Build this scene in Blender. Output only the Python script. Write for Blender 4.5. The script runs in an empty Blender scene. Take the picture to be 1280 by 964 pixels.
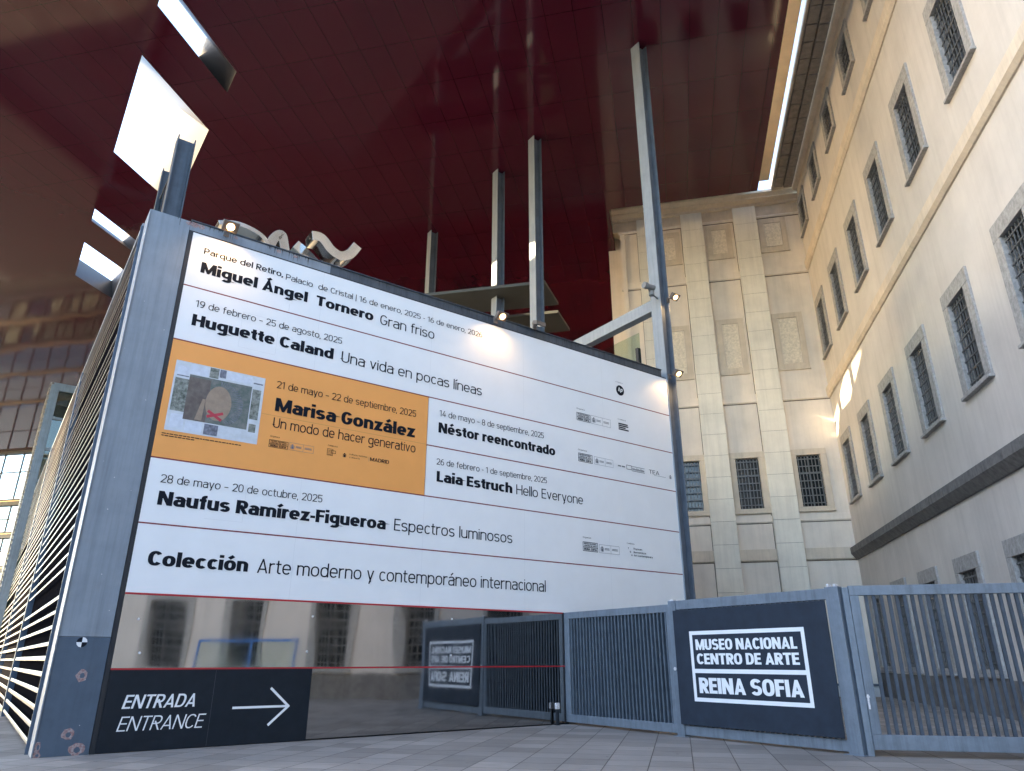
import bpy, math, random
from mathutils import Vector, Matrix
random.seed(7)
R = math.radians
SC = bpy.context.scene
COL = SC.collection

# ------------------------------------------------------------------ camera
cam = bpy.data.cameras.new('camera')
cam.sensor_fit = 'HORIZONTAL'; cam.sensor_width = 36.0
cam.lens = 36.0 * 886 / 1280
cam.clip_start = 0.05; cam.clip_end = 2000
co = bpy.data.objects.new('camera', cam); COL.objects.link(co)
co.location = (0, 0, 1.5); co.rotation_euler = (R(90 + 21.163), 0, 0)
SC.camera = co

# ------------------------------------------------------------------ light
SUN_AZ, SUN_EL = -97.0, 20.5
w = bpy.data.worlds.new('World'); SC.world = w; w.use_nodes = True
wn = w.node_tree.nodes; wl = w.node_tree.links
sky = wn.new('ShaderNodeTexSky'); sky.sky_type = 'NISHITA'; sky.sun_disc = False
sky.sun_elevation = R(SUN_EL); sky.sun_rotation = R(SUN_AZ)
sky.air_density = 1.0; sky.dust_density = 1.0; sky.ozone_density = 1.2
wl.new(sky.outputs[0], wn['Background'].inputs[0])
wn['Background'].inputs[1].default_value = 0.15
sl = bpy.data.lights.new('sun', 'SUN'); sl.energy = 4.0; sl.angle = R(0.5); sl.color = (1.0, .80, .50)
so = bpy.data.objects.new('sun', sl); COL.objects.link(so)
sd = Vector((math.sin(R(SUN_AZ)) * math.cos(R(SUN_EL)), math.cos(R(SUN_AZ)) * math.cos(R(SUN_EL)), math.sin(R(SUN_EL))))
so.rotation_euler = (-sd).to_track_quat('-Z', 'Y').to_euler()
SC.view_settings.view_transform = 'Standard'; SC.view_settings.look = 'None'
SC.view_settings.gamma = 1.0; SC.view_settings.use_curve_mapping = False
SC.view_settings.exposure = 3.2
SC.render.engine = 'CYCLES'
SC.cycles.use_denoising = True
SC.cycles.max_bounces = 10; SC.cycles.diffuse_bounces = 5; SC.cycles.glossy_bounces = 5
SC.cycles.transparent_max_bounces = 12; SC.cycles.transmission_bounces = 6
SC.cycles.sample_clamp_indirect = 8.0

# ------------------------------------------------------------------ frames
A0 = Vector((-7.1155, 13.5314, 0))           # left foot of the board
ANG_B = R(90 - 54.3)                         # board axis
K0 = Vector((16.5137, 34.5403, 0))           # inner corner of the stone building
ANG_K = R(-12.5)
def ubv(u, v, z=0):
    return A0 + Matrix.Rotation(ANG_B, 3, 'Z') @ Vector((u, v, 0)) + Vector((0, 0, z))
def st(s, t, z=0):
    return K0 + Matrix.Rotation(ANG_K, 3, 'Z') @ Vector((-t, -s, 0)) + Vector((0, 0, z))

# ------------------------------------------------------------------ mesh helper
class MB:
    def __init__(s): s.v = []; s.f = []; s.m = []; s.cur = 0
    def face(s, pts):
        n = len(s.v); s.v += [tuple(p) for p in pts]
        s.f.append(tuple(range(n, n + len(pts)))); s.m.append(s.cur)
    def box(s, x0, x1, y0, y1, z0, z1):
        n = len(s.v)
        s.v += [(x0,y0,z0),(x1,y0,z0),(x1,y1,z0),(x0,y1,z0),(x0,y0,z1),(x1,y0,z1),(x1,y1,z1),(x0,y1,z1)]
        for q in ((0,3,2,1),(4,5,6,7),(0,1,5,4),(1,2,6,5),(2,3,7,6),(3,0,4,7)):
            s.f.append(tuple(n + i for i in q)); s.m.append(s.cur)
    def hull8(s, b, t):                                  # bottom quad, top quad (ccw seen from above)
        n = len(s.v); s.v += [tuple(p) for p in b] + [tuple(p) for p in t]
        for q in ((3,2,1,0),(4,5,6,7),(0,1,5,4),(1,2,6,5),(2,3,7,6),(3,0,4,7)):
            s.f.append(tuple(n + i for i in q)); s.m.append(s.cur)
    def prism(s, poly, axis, a, b):                      # extrude a 2D polygon (ccw) along axis
        def P(p, h):
            return {'x': (h, p[0], p[1]), 'y': (p[0], h, p[1]), 'z': (p[0], p[1], h)}[axis]
        k = len(poly); n = len(s.v)
        s.v += [P(p, a) for p in poly] + [P(p, b) for p in poly]
        s.f.append(tuple(n + i for i in reversed(range(k)))); s.m.append(s.cur)
        s.f.append(tuple(n + k + i for i in range(k))); s.m.append(s.cur)
        for i in range(k):
            j = (i + 1) % k
            s.f.append((n + i, n + j, n + k + j, n + k + i)); s.m.append(s.cur)
    def cyl(s, c, axis, r, h, n=16, r2=None):            # from centre c along axis vector
        r2 = r if r2 is None else r2
        ax = Vector(axis).normalized(); c = Vector(c)
        a = ax.orthogonal().normalized(); b = ax.cross(a)
        base = len(s.v)
        for k in range(n):
            d = a * math.cos(2*math.pi*k/n) + b * math.sin(2*math.pi*k/n)
            s.v.append(tuple(c + d * r)); s.v.append(tuple(c + d * r2 + ax * h))
        for k in range(n):
            j = (k + 1) % n
            s.f.append((base+2*k, base+2*j, base+2*j+1, base+2*k+1)); s.m.append(s.cur)
        s.f.append(tuple(base+2*k for k in reversed(range(n)))); s.m.append(s.cur)
        s.f.append(tuple(base+2*k+1 for k in range(n))); s.m.append(s.cur)
    def tube(s, p, q, r, n=10): 
        p = Vector(p); q = Vector(q); s.cyl(p, q - p, r, (q - p).length, n)
    def build(s, name, mats, parent=None, bevel=0, smooth=False, xf=None):
        me = bpy.data.meshes.new(name)
        vs = s.v if xf is None else [xf(p) for p in s.v]
        me.from_pydata(vs, [], s.f); 
        if not isinstance(mats, (list, tuple)): mats = [mats]
        for m in mats: me.materials.append(m)
        for p, i in zip(me.polygons, s.m):
            p.material_index = i
            if smooth: p.use_smooth = True
        me.update()
        o = bpy.data.objects.new(name, me); COL.objects.link(o)
        if parent: o.parent = parent
        if bevel:
            b = o.modifiers.new('bevel', 'BEVEL'); b.width = bevel; b.segments = 2; b.limit_method = 'ANGLE'; b.angle_limit = R(50)
        return o

def tag(o, label=None, cat=None, group=None, kind=None):
    if label: o['label'] = label
    if cat: o['category'] = cat
    if group: o['group'] = group
    if kind: o['kind'] = kind
    return o
def thing(name, loc, rz, label, cat, group=None):
    o = bpy.data.objects.new(name, None); COL.objects.link(o)
    o.location = loc; o.rotation_euler = (0, 0, rz); o.empty_display_size = .3
    return tag(o, label, cat, group)
def copy_tree(o, parent=None):
    c = o.copy(); COL.objects.link(c)
    if parent: c.parent = parent
    for ch in list(o.children): copy_tree(ch, c)
    return c

# ------------------------------------------------------------------ materials
def mat(name, col, rough=.6, metal=0., var=.12, scale=3., bump=0., bscale=30., streak=0., spec=.5, coat=0., col2=None, stretch=(1,1,1), rvar=0., sscale=1.):
    m = bpy.data.materials.new(name); m.use_nodes = True
    nt = m.node_tree; N = nt.nodes; L = nt.links; P = N['Principled BSDF']
    P.inputs['Roughness'].default_value = rough; P.inputs['Metallic'].default_value = metal
    P.inputs['Specular IOR Level'].default_value = spec
    if coat: P.inputs['Coat Weight'].default_value = coat; P.inputs['Coat Roughness'].default_value = .05
    tc = N.new('ShaderNodeTexCoord')
    mp = N.new('ShaderNodeMapping'); mp.inputs['Scale'].default_value = stretch
    L.new(tc.outputs['Object'], mp.inputs[0])
    n1 = N.new('ShaderNodeTexNoise'); n1.inputs['Scale'].default_value = scale; n1.inputs['Detail'].default_value = 6; n1.inputs['Roughness'].default_value = .65
    L.new(mp.outputs[0], n1.inputs['Vector'])
    rp = N.new('ShaderNodeMapRange'); rp.inputs[1].default_value = .3; rp.inputs[2].default_value = .7
    L.new(n1.outputs[0], rp.inputs[0])
    mx = N.new('ShaderNodeMix'); mx.data_type = 'RGBA'
    c2 = col2 or tuple(min(1, c * (1 + var)) for c in col)
    mx.inputs[6].default_value = (*(tuple(c * (1 - var) for c in col) if not col2 else col), 1)
    mx.inputs[7].default_value = (*c2, 1)
    L.new(rp.outputs[0], mx.inputs[0])
    out = mx.outputs[2]
    if streak:
        ms = N.new('ShaderNodeMapping'); ms.inputs['Scale'].default_value = (5*sscale, 5*sscale, .22*sscale)
        L.new(tc.outputs['Object'], ms.inputs[0])
        n2 = N.new('ShaderNodeTexNoise'); n2.inputs['Scale'].default_value = 1.6; n2.inputs['Detail'].default_value = 8; n2.inputs['Roughness'].default_value = .7
        L.new(ms.outputs[0], n2.inputs['Vector'])
        r2 = N.new('ShaderNodeMapRange'); r2.inputs[1].default_value = .45; r2.inputs[2].default_value = .72
        r2.inputs[3].default_value = 1; r2.inputs[4].default_value = 1 - streak
        L.new(n2.outputs[0], r2.inputs[0])
        mm = N.new('ShaderNodeMix'); mm.data_type = 'RGBA'; mm.blend_type = 'MULTIPLY'; mm.inputs[0].default_value = 1
        L.new(out, mm.inputs[6]); L.new(r2.outputs[0], mm.inputs[7]); out = mm.outputs[2]
    L.new(out, P.inputs['Base Color'])
    if rvar:
        rr = N.new('ShaderNodeMapRange'); rr.inputs[3].default_value = max(0, rough - rvar); rr.inputs[4].default_value = rough + rvar
        L.new(n1.outputs[0], rr.inputs[0]); L.new(rr.outputs[0], P.inputs['Roughness'])
    if bump:
        nb = N.new('ShaderNodeTexNoise'); nb.inputs['Scale'].default_value = bscale; nb.inputs['Detail'].default_value = 5
        L.new(mp.outputs[0], nb.inputs['Vector'])
        b = N.new('ShaderNodeBump'); b.inputs['Strength'].default_value = bump; b.inputs['Distance'].default_value = .02
        L.new(nb.outputs[0], b.inputs['Height']); L.new(b.outputs[0], P.inputs['Normal'])
    return m

M = {}
M['steel'] = mat('painted_steel', (.225, .26, .30), .45, .0, .10, 2.0, .06, 60, streak=.25, rvar=.1)
M['steel_dark'] = mat('repainted_steel', (.070, .100, .140), .5, .0, .12, 3.0, .06, 50, streak=.12)
M['post'] = mat('weathered_steel', (.13, .155, .19), .5, .1, .18, 2.5, .1, 40, streak=.45)
M['slate'] = mat('dark_edge_steel', (.06, .075, .095), .5, .1, .2, 3, .08, 50, streak=.5)
M['fence'] = mat('galvanised_fence', (.19, .225, .265), .42, .25, .12, 7, .12, 70, streak=.3, rvar=.1)
M['fin'] = mat('fence_fin', (.10, .125, .155), .45, .2, .2, 6, .05, 60, streak=.35)
M['railbar'] = mat('railing_bar_paint', (.055, .072, .095), .45, .1, .2, 6, .05, 60, streak=.3)
M['white'] = mat('white_vinyl', (.80, .80, .80), .45, 0, .025, 1.2, .015, 3)
M['orange'] = mat('orange_vinyl', (.84, .35, .088), .45, 0, .03, 1.2, .015, 3)
M['ink'] = mat('black_ink', (.010, .013, .020), .6, 0, .1, spec=.08)
M['inkgrey'] = mat('grey_ink', (.16, .17, .19), .5, 0, .1)
M['seam'] = mat('vinyl_seam', (.62, .62, .63), .5, 0, .1)
M['redline'] = mat('dark_red_line', (.20, .016, .022), .5, 0, .1)
M['redbright'] = mat('red_strip', (.42, .02, .03), .4, 0, .1)
M['blacktrim'] = mat('black_trim', (.012, .015, .02), .5, 0, .1)
M['blackpanel'] = mat('black_sign_panel', (.010, .015, .022), .42, 0, .2, 4, .02, 30, rvar=.08, spec=.25)
M['signwhite'] = mat('white_lettering', (.82, .82, .82), .45, 0, .03)
M['navy'] = mat('dark_slate_signboard', (.022, .031, .046), .5, 0, .2, 3, .03, 60, rvar=.1, spec=.3)
M['louvre'] = mat('louvre_metal', (.25, .23, .205), .38, .4, .25, 2.5, .03, 60, rvar=.12)
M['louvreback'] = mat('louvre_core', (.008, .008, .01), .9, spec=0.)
M['plaster'] = mat('painted_plaster', (.56, .52, .475), .85, 0, .11, .35, .12, 14, streak=.13, sscale=.3)
M['backplaster'] = mat('beige_plaster', (.72, .645, .56), .85, 0, .10, .6, .12, 16, streak=.12, sscale=.35)
M['stain'] = mat('rain_stained_plaster', (.44, .405, .365), .9, 0, .12, 2, .1, 14)
M['stipple'] = mat('rough_cast_panel', (.72, .64, .52), .95, 0, .2, 9, .6, 30)
M['pilaster'] = mat('pale_pilaster', (.74, .70, .61), .7, 0, .10, .7, .04, 10, streak=.16, sscale=.4)
M['band'] = mat('stone_band', (.60, .52, .42), .85, 0, .12, 1.2, .15, 24, streak=.15)
M['granite'] = mat('grey_granite', (.33, .32, .305), .8, 0, .28, 9, .2, 60, streak=.2)
M['granitedark'] = mat('dark_granite', (.15, .145, .14), .85, 0, .3, 5, .2, 40, streak=.4)
M['cornice'] = mat('cornice_stone', (.62, .52, .40), .85, 0, .12, 1.5, .15, 25, streak=.1)
M['modillion'] = mat('cornice_block', (.27, .235, .20), .9, 0, .25, 4, .2, 40)
M['joint_and_shade'] = mat('dark_joint_and_shade', (.06, .045, .035), .9)  # for the pilaster joints and the painted recess shade
M['glassdark'] = mat('dark_window_glass', (.012, .016, .02), .08, 0, .3)
M['iron'] = mat('iron_bars', (.13, .135, .14), .5, .4, .3)
M['alum'] = mat('brushed_aluminium', (.070, .055, .042), .5, 0, .08, 3, .02, 20, stretch=(1, 1, .1))
M['inox'] = mat('polished_sculpture_steel', (.50, .485, .46), .14, 1, .06, 2, .03, 6, rvar=.06)
M['rust'] = mat('rust_scar', (.22, .07, .06), .8, 0, .5, 25, .3, 60, col2=(.42, .38, .37))
M['chip'] = mat('chipped_white', (.62, .60, .60), .7, 0, .3, 30)
M['lampbody'] = mat('lamp_housing', (.16, .13, .11), .5, .2, .2)
M['cameragrey'] = mat('camera_housing', (.20, .21, .22), .45, .1, .1)
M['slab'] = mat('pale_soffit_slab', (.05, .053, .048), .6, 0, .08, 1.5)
M['deck'] = mat('terrace_paving', (.62, .55, .45), .8, 0, .12, 1.5, .1, 20)
M['redwall'] = mat('dark_red_cladding', (.085, .012, .016), .25, 0, .15, .5)
M['frame'] = mat('facade_frame', (.06, .065, .07), .5, .2, .1)
M['bluesteel'] = mat('tower_frame', (.20, .25, .29), .45, .1, .15, 2, .05, 40, streak=.3)
M['street'] = mat('street_facade', (.40, .34, .27), .85, 0, .12, .6, .1, 12, streak=.12)
M['bluepaint'] = mat('blue_paint', (.03, .16, .48), .4, 0, .1)
M['boxgrey'] = mat('pale_grey_metal', (.42, .43, .44), .5, .1, .12)

def glass(name, tint, mixf, rough=.02, k=1.0):
    m = bpy.data.materials.new(name); m.use_nodes = True; nt = m.node_tree; N = nt.nodes; L = nt.links
    N.remove(N['Principled BSDF'])
    tr = N.new('ShaderNodeBsdfTransparent'); tr.inputs[0].default_value = (*tint, 1)
    gl = N.new('ShaderNodeBsdfGlossy'); gl.inputs['Roughness'].default_value = rough
    lw = N.new('ShaderNodeLayerWeight'); lw.inputs[0].default_value = .5
    fr = N.new('ShaderNodeMath'); fr.operation = 'POWER'; fr.inputs[1].default_value = 4.0; L.new(lw.outputs['Facing'], fr.inputs[0])
    ad = N.new('ShaderNodeMath'); ad.operation = 'MULTIPLY_ADD'; ad.inputs[1].default_value = k; ad.inputs[2].default_value = mixf
    L.new(fr.outputs[0], ad.inputs[0])
    mx = N.new('ShaderNodeMixShader'); L.new(ad.outputs[0], mx.inputs[0]); L.new(tr.outputs[0], mx.inputs[1]); L.new(gl.outputs[0], mx.inputs[2])
    L.new(mx.outputs[0], N['Material Output'].inputs[0])
    return m
M['glass'] = glass('clear_glass', (.92, .96, .95), .03)
M['glasspale'] = glass('pale_green_glass', (.80, .88, .82), .02, .02, .25)
M['glassgreen'] = glass('greenish_glass', (.55, .66, .62), .06)

def mirror_steel():
    m = bpy.data.materials.new('polished_steel_sheet'); m.use_nodes = True; nt = m.node_tree; N = nt.nodes; L = nt.links
    P = N['Principled BSDF']; P.inputs['Metallic'].default_value = 1; P.inputs['Roughness'].default_value = .07
    tc = N.new('ShaderNodeTexCoord')
    mp = N.new('ShaderNodeMapping'); mp.inputs['Scale'].default_value = (1.3, 1, .3); L.new(tc.outputs['Object'], mp.inputs[0])
    n = N.new('ShaderNodeTexNoise'); n.inputs['Scale'].default_value = 1.0; n.inputs['Detail'].default_value = .5; L.new(mp.outputs[0], n.inputs['Vector'])
    b = N.new('ShaderNodeBump'); b.inputs['Strength'].default_value = .16; b.inputs['Distance'].default_value = .05
    L.new(n.outputs[0], b.inputs['Height']); L.new(b.outputs[0], P.inputs['Normal'])
    n2 = N.new('ShaderNodeTexNoise'); n2.inputs['Scale'].default_value = 2.5; n2.inputs['Detail'].default_value = 8; L.new(tc.outputs['Object'], n2.inputs['Vector'])
    r = N.new('ShaderNodeMapRange'); r.inputs[1].default_value = .35; r.inputs[2].default_value = .75; r.inputs[3].default_value = .03; r.inputs[4].default_value = .075
    L.new(n2.outputs[0], r.inputs[0]); L.new(r.outputs[0], P.inputs['Roughness'])
    mx = N.new('ShaderNodeMix'); mx.data_type = 'RGBA'; mx.inputs[6].default_value = (.36, .355, .35, 1); mx.inputs[7].default_value = (.43, .425, .42, 1)
    L.new(n2.outputs[0], mx.inputs[0]); L.new(mx.outputs[2], P.inputs['Base Color'])
    return m
M['mirror'] = mirror_steel()

def lacquer():
    """dark red lacquered soffit panels, thin dark joints, each panel a hair out of plane"""
    m = bpy.data.materials.new('red_lacquered_soffit'); m.use_nodes = True; nt = m.node_tree; N = nt.nodes; L = nt.links
    P = N['Principled BSDF']
    tc = N.new('ShaderNodeTexCoord'); sx = N.new('ShaderNodeSeparateXYZ'); L.new(tc.outputs['Object'], sx.inputs[0])
    def cell(o, step, off):
        a = N.new('ShaderNodeMath'); a.operation = 'MULTIPLY_ADD'; a.inputs[1].default_value = 1/step; a.inputs[2].default_value = off
        L.new(o, a.inputs[0])
        f = N.new('ShaderNodeMath'); f.operation = 'FRACT'; L.new(a.outputs[0], f.inputs[0])
        fl = N.new('ShaderNodeMath'); fl.operation = 'FLOOR'; L.new(a.outputs[0], fl.inputs[0])
        lt = N.new('ShaderNodeMath'); lt.operation = 'LESS_THAN'; lt.inputs[1].default_value = .016 / step; L.new(f.outputs[0], lt.inputs[0])
        return fl.outputs[0], lt.outputs[0]
    # local x = -t, y = -s
    cx, lx = cell(sx.outputs[0], 1.13, 4.03/1.13 + 100); cy, ly = cell(sx.outputs[1], 2.4, 14.04/2.4 + 100)
    mxl = N.new('ShaderNodeMath'); mxl.operation = 'MAXIMUM'; L.new(lx, mxl.inputs[0]); L.new(ly, mxl.inputs[1])
    cv = N.new('ShaderNodeCombineXYZ'); L.new(cx, cv.inputs[0]); L.new(cy, cv.inputs[1])
    wn_ = N.new('ShaderNodeTexWhiteNoise'); wn_.noise_dimensions = '3D'; L.new(cv.outputs[0], wn_.inputs[0])
    n = N.new('ShaderNodeTexNoise'); n.inputs['Scale'].default_value = .5; n.inputs['Detail'].default_value = 5; L.new(tc.outputs['Object'], n.inputs['Vector'])
    c1 = N.new('ShaderNodeMix'); c1.data_type = 'RGBA'; c1.inputs[6].default_value = (.050, .006, .016, 1); c1.inputs[7].default_value = (.068, .008, .018, 1)
    L.new(n.outputs[0], c1.inputs[0])
    c2 = N.new('ShaderNodeMix'); c2.data_type = 'RGBA'; c2.inputs[7].default_value = (.006, .002, .002, 1)
    L.new(mxl.outputs[0], c2.inputs[0]); L.new(c1.outputs[2], c2.inputs[6]); L.new(c2.outputs[2], P.inputs['Base Color'])
    P.inputs['Roughness'].default_value = .07; P.inputs['Specular IOR Level'].default_value = .36
    P.inputs['IOR'].default_value = 1.5
    # tilt
    sub = N.new('ShaderNodeVectorMath'); sub.operation = 'SUBTRACT'; sub.inputs[1].default_value = (.5, .5, .5); L.new(wn_.outputs['Color'], sub.inputs[0])
    sc_ = N.new('ShaderNodeVectorMath'); sc_.operation = 'MULTIPLY'; sc_.inputs[1].default_value = (.0035, .0035, 0); L.new(sub.outputs[0], sc_.inputs[0])
    n3 = N.new('ShaderNodeTexNoise'); n3.inputs['Scale'].default_value = .55; n3.inputs['Detail'].default_value = 1; L.new(tc.outputs['Object'], n3.inputs['Vector'])
    s3 = N.new('ShaderNodeVectorMath'); s3.operation = 'SUBTRACT'; s3.inputs[1].default_value = (.5, .5, .5); L.new(n3.outputs['Color'], s3.inputs[0])
    s4 = N.new('ShaderNodeVectorMath'); s4.operation = 'MULTIPLY'; s4.inputs[1].default_value = (.005, .005, 0); L.new(s3.outputs[0], s4.inputs[0])
    ge = N.new('ShaderNodeNewGeometry')
    a1 = N.new('ShaderNodeVectorMath'); L.new(ge.outputs['Normal'], a1.inputs[0]); L.new(sc_.outputs[0], a1.inputs[1])
    a2 = N.new('ShaderNodeVectorMath'); L.new(a1.outputs[0], a2.inputs[0]); L.new(s4.outputs[0], a2.inputs[1])
    nn = N.new('ShaderNodeVectorMath'); nn.operation = 'NORMALIZE'; L.new(a2.outputs[0], nn.inputs[0]); L.new(nn.outputs[0], P.inputs['Normal'])
    return m
M['lacquer'] = lacquer()

def paving():
    m = bpy.data.materials.new('stone_paving'); m.use_nodes = True; nt = m.node_tree; N = nt.nodes; L = nt.links
    P = N['Principled BSDF']; P.inputs['Roughness'].default_value = .7
    tc = N.new('ShaderNodeTexCoord')
    br = N.new('ShaderNodeTexBrick'); br.offset = 0.0; br.inputs['Scale'].default_value = 1
    br.inputs['Brick Width'].default_value = .66; br.inputs['Row Height'].default_value = .66; br.inputs['Mortar Size'].default_value = .009; br.inputs['Mortar Smooth'].default_value = .2
    br.inputs['Color1'].default_value = (.185, .166, .150, 1); br.inputs['Color2'].default_value = (.285, .256, .232, 1); br.inputs['Mortar'].default_value = (.05, .04, .033, 1)
    rot = N.new('ShaderNodeMapping'); rot.inputs['Rotation'].default_value = (0, 0, R(90)); L.new(tc.outputs['Object'], rot.inputs[0]); L.new(rot.outputs[0], br.inputs[0])
    st_ = N.new('ShaderNodeMapping'); st_.inputs['Scale'].default_value = (1.2, 14, 1); L.new(tc.outputs['Object'], st_.inputs[0])
    n = N.new('ShaderNodeTexNoise'); n.inputs['Scale'].default_value = 2.4; n.inputs['Detail'].default_value = 8; n.inputs['Roughness'].default_value = .75; L.new(st_.outputs[0], n.inputs['Vector'])
    r = N.new('ShaderNodeMapRange'); r.inputs[1].default_value = .3; r.inputs[2].default_value = .7; r.inputs[3].default_value = .72; r.inputs[4].default_value = 1.25; L.new(n.outputs[0], r.inputs[0])
    n2 = N.new('ShaderNodeTexNoise'); n2.inputs['Scale'].default_value = .35; n2.inputs['Detail'].default_value = 6; L.new(tc.outputs['Object'], n2.inputs['Vector'])
    r2 = N.new('ShaderNodeMapRange'); r2.inputs[1].default_value = .35; r2.inputs[2].default_value = .7; r2.inputs[3].default_value = .82; r2.inputs[4].default_value = 1.12; L.new(n2.outputs[0], r2.inputs[0])
    mm = N.new('ShaderNodeMath'); mm.operation = 'MULTIPLY'; L.new(r.outputs[0], mm.inputs[0]); L.new(r2.outputs[0], mm.inputs[1])
    mx = N.new('ShaderNodeMix'); mx.data_type = 'RGBA'; mx.blend_type = 'MULTIPLY'; mx.inputs[0].default_value = 1; L.new(br.outputs[0], mx.inputs[6]); L.new(mm.outputs[0], mx.inputs[7])
    # brown stains
    n3 = N.new('ShaderNodeTexNoise'); n3.inputs['Scale'].default_value = .8; n3.inputs['Detail'].default_value = 7; L.new(st_.outputs[0], n3.inputs['Vector'])
    r3 = N.new('ShaderNodeMapRange'); r3.inputs[1].default_value = .56; r3.inputs[2].default_value = .78; r3.inputs[3].default_value = 0; r3.inputs[4].default_value = .45; L.new(n3.outputs[0], r3.inputs[0])
    mb = N.new('ShaderNodeMix'); mb.data_type = 'RGBA'; mb.inputs[7].default_value = (.17, .115, .100, 1); L.new(r3.outputs[0], mb.inputs[0]); L.new(mx.outputs[2], mb.inputs[6])
    vo = N.new('ShaderNodeTexVoronoi'); vo.inputs['Scale'].default_value = 1.7; L.new(tc.outputs['Object'], vo.inputs['Vector'])
    vr = N.new('ShaderNodeMapRange'); vr.inputs[1].default_value = .035; vr.inputs[2].default_value = .055; vr.inputs[3].default_value = .75; vr.inputs[4].default_value = 0; L.new(vo.outputs['Distance'], vr.inputs[0])
    mg = N.new('ShaderNodeMix'); mg.data_type = 'RGBA'; mg.inputs[7].default_value = (.07, .065, .06, 1); L.new(vr.outputs[0], mg.inputs[0]); L.new(mb.outputs[2], mg.inputs[6])
    L.new(mg.outputs[2], P.inputs['Base Color'])
    b = N.new('ShaderNodeBump'); b.inputs['Strength'].default_value = .35; b.inputs['Distance'].default_value = .01
    b1 = N.new('ShaderNodeMath'); b1.operation = 'MULTIPLY_ADD'; b1.inputs[1].default_value = -1.5; L.new(br.outputs['Fac'], b1.inputs[0]); L.new(n.outputs[0], b1.inputs[2])
    L.new(b1.outputs[0], b.inputs['Height']); L.new(b.outputs[0], P.inputs['Normal'])
    return m
M['paving'] = paving()

def emit(name, col, s):
    m = bpy.data.materials.new(name); m.use_nodes = True; P = m.node_tree.nodes['Principled BSDF']
    P.inputs['Base Color'].default_value = (*col, 1); P.inputs['Emission Color'].default_value = (*col, 1); P.inputs['Emission Strength'].default_value = s
    return m
M['lamp'] = emit('lit_lamp_glass', (1, .62, .25), 1.6)
M['warmglow'] = emit('warm_glow_strip', (1, .62, .25), .12)  # warm glow of the strips added to the glass facade

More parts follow.
